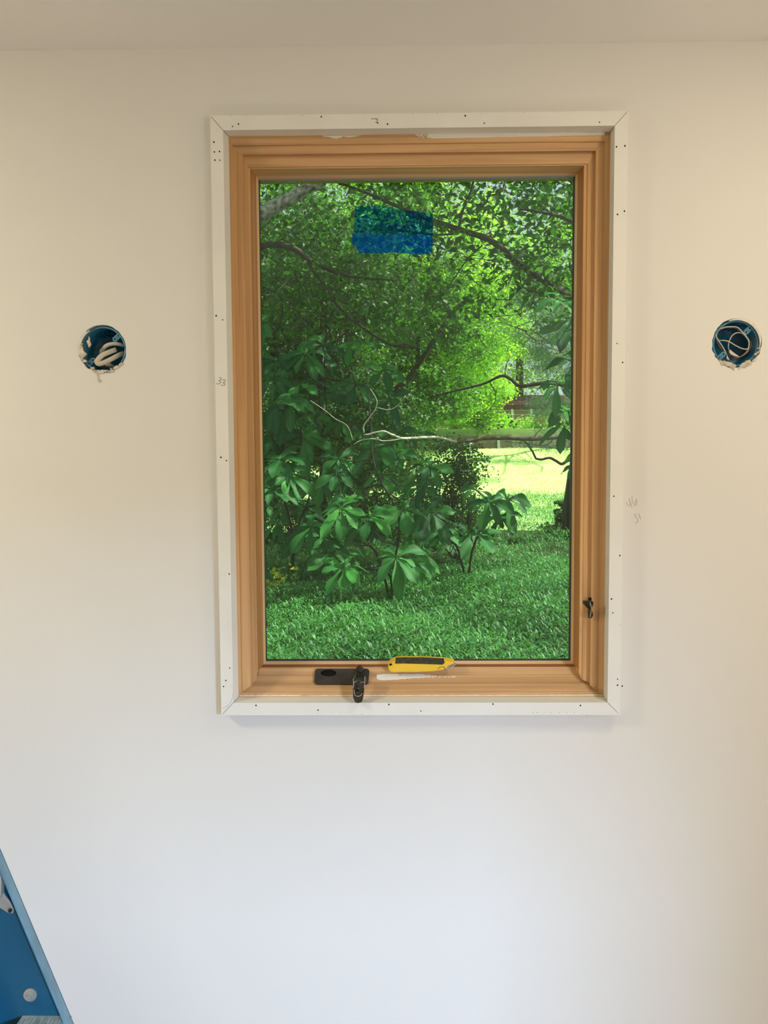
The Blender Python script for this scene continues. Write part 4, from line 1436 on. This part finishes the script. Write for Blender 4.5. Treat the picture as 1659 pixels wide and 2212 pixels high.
# high crown, above the window's view, shading the ground
C, cs = clumps(120, 110, .5, 9.5, 6.6, 5.0, 4.5, 1.2, .9)
leaf_cloud('foliage', C, .15, M['lf_near'], oh)
C = np.concatenate([np.array(P(x, y, 8.8)) + rng.normal(0, 1, (n_, 3)) * [s_, .4, s_ * .6] for x, y, s_, n_ in ((1180, 420, .30, 330), (1100, 400, .30, 300), (1210, 500, .22, 200), (1150, 560, .28, 280), (1200, 600, .22, 240), (1090, 500, .25, 200), (1230, 400, .25, 200), (1030, 640, .18, 130), (960, 420, .3, 230), (850, 410, .35, 230))], 0)
leaf_cloud('foliage', C[rng.uniform(0, 1, len(C)) < .6] + np.array([0, .35, 0]), .135, M['lf_near'], oh, aspect=.46)
b = MB()
paths = []
paths.append(limb(b, [(1290, 905, 12), (1240, 850, 11.5), (1210, 830, 11.2), (1180, 827, 11), (1150, 831, 11), (1122, 834, 11), (1105, 820, 11), (1088, 812, 11), (1070, 817, 11), (1048, 828, 11), (1010, 838, 11), (960, 850, 11), (930, 858, 11)], .040, .012))
paths.append(limb(b, [(1058, 826, 11), (1070, 850, 11), (1066, 875, 11), (1045, 895, 11)], .008, .004))
paths.append(limb(b, [(975, 843, 11), (972, 870, 11), (985, 900, 11)], .007, .003))
paths.append(limb(b, [(1090, 812, 11), (1093, 790, 11), (1100, 770, 11), (1092, 740, 11)], .008, .003))
paths.append(limb(b, [(1150, 722, 10), (1080, 690, 10), (1085, 660, 10)], .004, .002))
b.build('branches', M['bark_dark'], oh, smooth=True)
# zigzag dead stub low on the trunk
b = MB()
limb(b, [(1245, 975, 12), (1232, 983, 12), (1222, 998, 12), (1213, 1002, 12), (1203, 997, 12), (1188, 989, 12), (1172, 992, 12), (1158, 990, 12), (1150, 975, 12), (1143, 965, 12), (1130, 950, 12)], .030, .014, 7, 3, .004)
b.build('crooked_branch', M['bark_dark'], oh, smooth=True)

# 2: horizontal conifer limb across the lawn with the pale dead twig at its tip
pl = empty('pine_limb', gnd(1300, 10), 'long level pine limb crossing in front of the sunny lawn, pale tip', 'branch')
b = MB()
s1 = limb(b, [(1330, 935, 10.2), (1238, 942, 9.6), (1200, 943, 9.4), (1150, 948, 9.2), (1100, 946, 9.1), (1050, 947, 9), (1010, 953, 8.9), (985, 955, 8.8)], .046, .016, 10, 5, .003)
limb(b, [(1330, 935, 10.2), (1332, 1100, 10.2), (1334, 1280, 10.2)], .10, .15, 10)
b.build('limb', M['bark'], pl, smooth=True)
b = MB()
limb(b, [(985, 955, 8.8), (945, 945, 8.0), (900, 946, 7.2), (870, 947, 6.7), (845, 938, 6.4), (828, 932, 6.3), (805, 936, 6.3), (786, 940, 6.3)], .018, .005, 8, 4, .003)
limb(b, [(822, 950, 6.3), (800, 948, 6.3), (778, 952, 6.3), (764, 960, 6.3)], .006, .003, 6)
limb(b, [(870, 947, 6.3), (850, 951, 6.3), (822, 952, 6.3), (815, 944, 6.3)], .007, .004, 6)
limb(b, [(786, 935, 6.3), (786, 920, 6.3), (798, 902, 6.3), (810, 885, 6.3), (814, 865, 6.3), (800, 840, 6.3)], .006, .003, 6)
limb(b, [(812, 880, 6.3), (840, 885, 6.3), (860, 875, 6.3), (876, 855, 6.3)], .003, .002, 6)
limb(b, [(670, 865, 6.3), (700, 885, 6.3), (725, 905, 6.3), (750, 920, 6.3), (763, 952, 6.3)], .003, .003, 6)
b.build('dead_tip', M['twig_pale'], pl, smooth=True)
b = MB()
tw = [limb(b, [(1200, 943, 9.4), (1180, 962, 9.3), (1150, 960, 9.2), (1120, 955, 9.1)], .007, .003, 5),
      limb(b, [(1238, 945, 9.6), (1225, 968, 9.5), (1190, 968, 9.4), (1160, 965, 9.3)], .007, .003, 5),
      limb(b, [(1240, 968, 9.5), (1215, 972, 9.4), (1180, 962, 9.4)], .006, .003, 5),
      limb(b, [(1150, 948, 9.2), (1170, 925, 9.2), (1190, 915, 9.1)], .006, .003, 5),
      limb(b, [(1065, 946, 9.1), (1100, 955, 9.2), (1150, 958, 9.2)], .004, .002, 5),
      limb(b, [(1085, 975, 9.1), (1100, 993, 9.1), (1120, 1008, 9.1), (1140, 1012, 9.1)], .0015, .001, 4),
      limb(b, [(1060, 946, 9.1), (1040, 930, 9.1), (1030, 915, 9.1)], .005, .002, 5)]
b.build('twigs', M['bark_dark'], pl, smooth=True)
leaves_along(tw[:5], 520, .055, .07, 'lf_pine', pl, 'needles', aspect=.07, tilt=.9)
q_ = [P(x, y, 9.2) for x, y in ((1034, 915), (1042, 912), (1055, 925), (1066, 918), (1075, 925), (1100, 915), (1104, 905), (1112, 918), (1028, 905), (1085, 915))]
leaf_cloud('foliage', np.array([tuple(v) for v in q_ for _ in range(3)]) + rng.normal(0, .03, (30, 3)), .06, M['lf_dark'], pl, aspect=.8)

# 3: pale lichen-covered limb, upper left corner
ll = empty('lichen_limb', gnd(470, 6.6), 'pale lichen-covered limb in the upper left corner of the glass', 'branch')
b = MB()
limb(b, [(440, 1290, 6.6), (450, 900, 6.6), (470, 620, 6.6), (520, 500, 6.6), (565, 465, 6.6), (600, 443, 6.6), (635, 425, 6.6), (660, 408, 6.6), (685, 400, 6.6), (705, 385, 6.6), (735, 340, 6.6)], .10, .036, 10, 5, .005)
limb(b, [(632, 425, 6.6), (640, 408, 6.6), (636, 380, 6.6), (632, 350, 6.6)], .018, .012, 8, 4, .004)
limb(b, [(632, 425, 6.6), (648, 430, 6.6), (660, 445, 6.6)], .014, .005, 8, 4, .004)
b.build('limb', M['bark_pale'], ll, smooth=True)

# 4: hanging dark branches on the left
hb_ = empty('hanging_branch_tree', gnd(490, 10), 'dark forked branches with shaded leaves left of the middle', 'tree')
b = MB()
limb(b, [(480, 1250, 10), (485, 900, 10), (500, 600, 10), (505, 400, 10), (520, 200, 10)], .14, .09, 9)
b.build('trunk', M['bark_dark'], hb_, smooth=True)
b = MB()
paths = []
paths.append(limb(b, [(500, 560, 9.4), (565, 532, 9.0), (600, 528, 8.7), (640, 540, 8.7), (665, 560, 8.7), (700, 578, 8.7), (730, 590, 8.7), (780, 600, 8.7), (850, 605, 8.7)], .055, .010))
paths.append(limb(b, [(665, 562, 8.7), (680, 590, 8.7), (705, 620, 8.7), (720, 640, 8.7), (750, 655, 8.7), (775, 640, 8.7)], .020, .009))
paths.append(limb(b, [(575, 545, 9.8), (605, 560, 9.7), (625, 590, 9.7), (650, 610, 9.7)], .012, .004))
paths.append(limb(b, [(500, 700, 10), (590, 720, 9.8), (610, 660, 9.8), (590, 620, 9.8)], .02, .006))
paths.append(limb(b, [(640, 720, 9.8), (690, 680, 9.8), (720, 650, 9.6)], .010, .005))
paths.append(limb(b, [(720, 650, 8.7), (760, 690, 8.7), (830, 738, 8.7), (862, 748, 8.7), (900, 752, 8.7)], .018, .010))
paths.append(limb(b, [(850, 750, 9.8), (880, 745, 9.8), (920, 760, 9.8)], .012, .006))
for i in range(60):
    x, y = random.uniform(565, 930), random.uniform(440, 820)
    dx, dy = random.uniform(-60, 60), random.uniform(-20, 60)
    limb(b, [(x, y, 9.8), (x + dx * .5 + random.uniform(-10, 10), y + dy * .5, 9.2), (x + dx, y + dy, 9.0)], .0085, .003, 5, 4)
b.build('branches', M['bark_dark'], hb_, smooth=True)
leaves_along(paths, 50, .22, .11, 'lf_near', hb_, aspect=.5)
C = np.concatenate([np.array(P(x, y, Y_)) + rng.normal(0, 1, (n_, 3)) * [s_, .35, s_ * .6] for x, y, Y_, s_, n_ in ((600, 430, 9, .30, 300), (680, 450, 9, .3, 300), (590, 500, 9.2, .22, 220), (640, 590, 9.4, .35, 300), (760, 600, 9.4, .35, 260), (740, 510, 9.2, .3, 220), (600, 660, 9.6, .3, 200), (850, 600, 9.4, .3, 220), (880, 680, 9.6, .25, 160), (820, 690, 9.6, .3, 180))], 0)
leaf_cloud('foliage', C + np.array([0, .9, 0]), .115, M['lf_near'], hb_, aspect=.5)

# 5: leaning trunk in the middle
lt = empty('leaning_trunk', gnd(790, 14), 'dark leaning bare trunk in the middle of the view', 'tree')
b = MB()
limb(b, [(770, 1190, 14), (800, 1000, 14), (845, 860, 13.8), (880, 822, 13.6), (905, 785, 13.4), (925, 755, 13.4), (960, 700, 13.4), (1000, 650, 13.4)], .09, .03, 9, 5, .006)
b.build('trunk', M['bark_dark'], lt, smooth=True)


# ------------------------------------------------------------------ umbrella magnolias with leaf whorls
def whorl(parent, c, r, n=8, tilt=(0, -1, .55), face=None, name='leaf_whorl', seed=0, v0=.4):
    """whorl of n broad obovate leaves radiating from c, drooping"""
    q = random.Random(seed)
    ax = Vector(tilt).normalized()
    u = ax.orthogonal().normalized()
    w = ax.cross(u)
    V, Fc, A = [], [], []
    a0 = q.uniform(0, 6)
    for i in range(n):
        a = a0 + 2 * math.pi * i / n + q.uniform(-.22, .22)
        L = r * 1.3 * q.uniform(.72, 1.1)
        if i % 4 == 3 and n > 5: L *= .6
        W = L * q.uniform(.36, .45)
        d = (u * math.cos(a) + w * math.sin(a)).normalized()
        pitch = q.uniform(-.1, .35)
        s = ax.cross(d).normalized()
        s = (s + ax * q.uniform(-.35, .35)).normalized()
        droop = q.uniform(.15, .65)
        if d.z > .3: droop += .25
        NS = 9
        wid = [.05, .16, .34, .58, .82, .98, 1.0, .78, .0]
        val = min(1, max(0, v0 - .2 + q.uniform(-.25, .25) + (.5 if q.random() < .15 else 0)))
        base = len(V)
        for k in range(NS):
            t = k / (NS - 1)
            c_ = c + d * (L * t * math.cos(pitch * .6)) + ax * (L * t * math.sin(pitch)) - Vector((0, 0, 1)) * (L * droop * t * t)
            nn = d.cross(s).normalized()
            hw = W * .5 * wid[k]
            wv = .012 * math.sin(t * 9 + i) * r / .25
            V += [c_ + s * hw + nn * (hw * .25 + wv), c_ + s * hw * .5 + nn * hw * .16, c_, c_ - s * hw * .5 + nn * hw * .16, c_ - s * hw + nn * (hw * .25 - wv)]
            A += [val, val, min(1, val + .18), val, val]
        for k in range(NS - 1):
            for j in range(4):
                a_ = base + k * 5 + j
                Fc.append((a_, a_ + 1, a_ + 6, a_ + 5))
    return fast_mesh(name, np.array([tuple(v) for v in V]), np.array(Fc), 5, [M['lf_mag']], parent, np.array(A), True)


def magnolia(label, base_px, Yb, stems, whorls, seed, group='umbrella magnolia saplings'):
    """stems: list of polylines; whorls: (px, py, Y, radius, n)"""
    bx_ = P(base_px[0], base_px[1], Yb)
    base = Vector((bx_.x, Yb, float(ground_z(bx_.x, Yb))))
    root = empty('magnolia_sapling', base, label, 'sapling', group)
    b = MB()
    nodes = []
    for st_ in stems:
        v = [base - Vector((0, 0, .05))] + [P(*p) for p in st_]
        s = spline(v, 6)
        nodes += s[4:]
        b.tube(s, [.016 * (1 - .6 * i / len(s)) for i in range(len(s))], 7)
    for (x, y, Y_, r, n) in whorls:
        c = P(x, y, Y_)
        cand = [nd for nd in nodes if nd.z < c.z + .05] or nodes
        nd = min(cand, key=lambda k_: (k_ - c).length)
        mid = nd.lerp(c, .6) - Vector((0, 0, .06 * (c - nd).length))
        b.tube(spline([nd, mid, c], 5), [.007 - .0003 * i for i in range(11)], 6)
    b.build('stems', M['bark_dark'], root, smooth=True)
    for i, (x, y, Y_, r, n) in enumerate(whorls):
        tl = (random.uniform(-.5, .5), -.75, random.uniform(.3, 1.3))
        whorl(root, P(x, y, Y_), r, n, tl, seed=seed * 100 + i, v0=.25 + .35 * random.random() + (.12 if y > 1080 else 0))
    return root


def extra(n, x0, x1, y0, y1, Y0, Y1, seed):
    q = random.Random(seed)
    return [(q.uniform(x0, x1), q.uniform(y0, y1), q.uniform(Y0, Y1), q.uniform(.19, .24), q.randint(7, 9)) for _ in range(n)]


magnolia('magnolia sapling with dark leaf whorls at the left edge of the glass', (630, 1280), 8.4,
         [[(630, 1150, 8.4), (610, 1040, 8.2), (625, 900, 8.2), (640, 780, 8.2)], [(640, 1150, 8.2), (670, 1060, 7.9), (655, 960, 7.9)]],
         [(606, 994, 7.2, .29, 9), (622, 1028, 7.0, .26, 8), (589, 1058, 6.9, .24, 7), (626, 865, 7.4, .28, 9), (598, 876, 7.4, .25, 8), (654, 946, 7.9, .27, 8),
          (660, 765, 8.2, .28, 8), (600, 780, 8.4, .28, 8), (700, 745, 8.4, .28, 8), (590, 820, 8.0, .26, 8), (650, 830, 8.0, .28, 9), (700, 850, 8.2, .28, 9), (585, 940, 7.5, .22, 7), (560, 700, 8.6, .26, 7), (640, 905, 8.2, .25, 8)] + extra(12, 570, 690, 900, 1130, 8.6, 9.6, 3), 1)
magnolia('magnolia sapling with broad bright whorls at lower middle of the glass', (845, 1290), 6.9,
         [[(850, 1230, 6.9), (862, 1120, 6.9), (810, 1010, 7.0), (800, 900, 7.2), (790, 790, 7.4)], [(810, 1190, 6.8), (740, 1150, 6.7), (735, 1060, 6.8)], [(840, 1240, 6.8), (780, 1230, 6.5), (745, 1240, 6.3)]],
         [(741, 1226, 6.0, .25, 9), (855, 1204, 6.1, .27, 9), (799, 1117, 6.2, .25, 7), (738, 1100, 6.3, .24, 9), (746, 1078, 6.5, .18, 7), (672, 1138, 6.5, .24, 8), (732, 992, 7.2, .25, 8), (729, 1022, 7.0, .24, 7),
          (808, 969, 7.2, .27, 9), (718, 1196, 6.6, .26, 8), (872, 1100, 6.8, .25, 8), (890, 1215, 6.5, .24, 8), (760, 1120, 6.7, .24, 8), (770, 830, 7.8, .26, 9), (830, 800, 8.0, .25, 8), (760, 740, 8.4, .25, 8), (850, 980, 7.3, .22, 7), (840, 860, 7.6, .2, 8), (700, 1160, 6.9, .22, 8)] + extra(16, 690, 900, 880, 1170, 7.8, 9.2, 4), 2)
magnolia('magnolia sapling with drooping whorls over the lawn shade', (1010, 1260), 7.8,
         [[(990, 1190, 7.8), (960, 1120, 7.6), (935, 1060, 7.5), (930, 1005, 7.4)], [(1020, 1190, 7.8), (1045, 1130, 7.7), (1075, 1085, 7.7)]],
         [(928, 1008, 7.0, .25, 8), (915, 1050, 7.0, .24, 7), (931, 1106, 7.0, .26, 8), (1057, 1086, 7.6, .25, 8), (1096, 1078, 7.8, .26, 7), (1079, 1118, 7.8, .22, 7), (1032, 1156, 7.4, .25, 8), (905, 1195, 6.8, .24, 8), (950, 1150, 7.4, .22, 7), (1030, 1060, 8.0, .2, 7)] + extra(9, 880, 1020, 1080, 1180, 8.2, 9.2, 5), 3)
magnolia('magnolia sapling reaching in from the right edge of the glass', (1300, 1290), 6.4,
         [[(1300, 1100, 6.4), (1290, 900, 6.4), (1270, 800, 6.5), (1250, 700, 6.6), (1250, 640, 6.6)]],
         [(1205, 832, 6.9, .22, 7), (1225, 888, 6.9, .24, 8), (1218, 920, 7.0, .20, 7), (1212, 650, 6.8, .24, 8), (1216, 716, 6.9, .24, 8), (1240, 780, 6.9, .24, 7), (1235, 690, 7.0, .24, 7), (1250, 1000, 7.0, .2, 7)], 4)
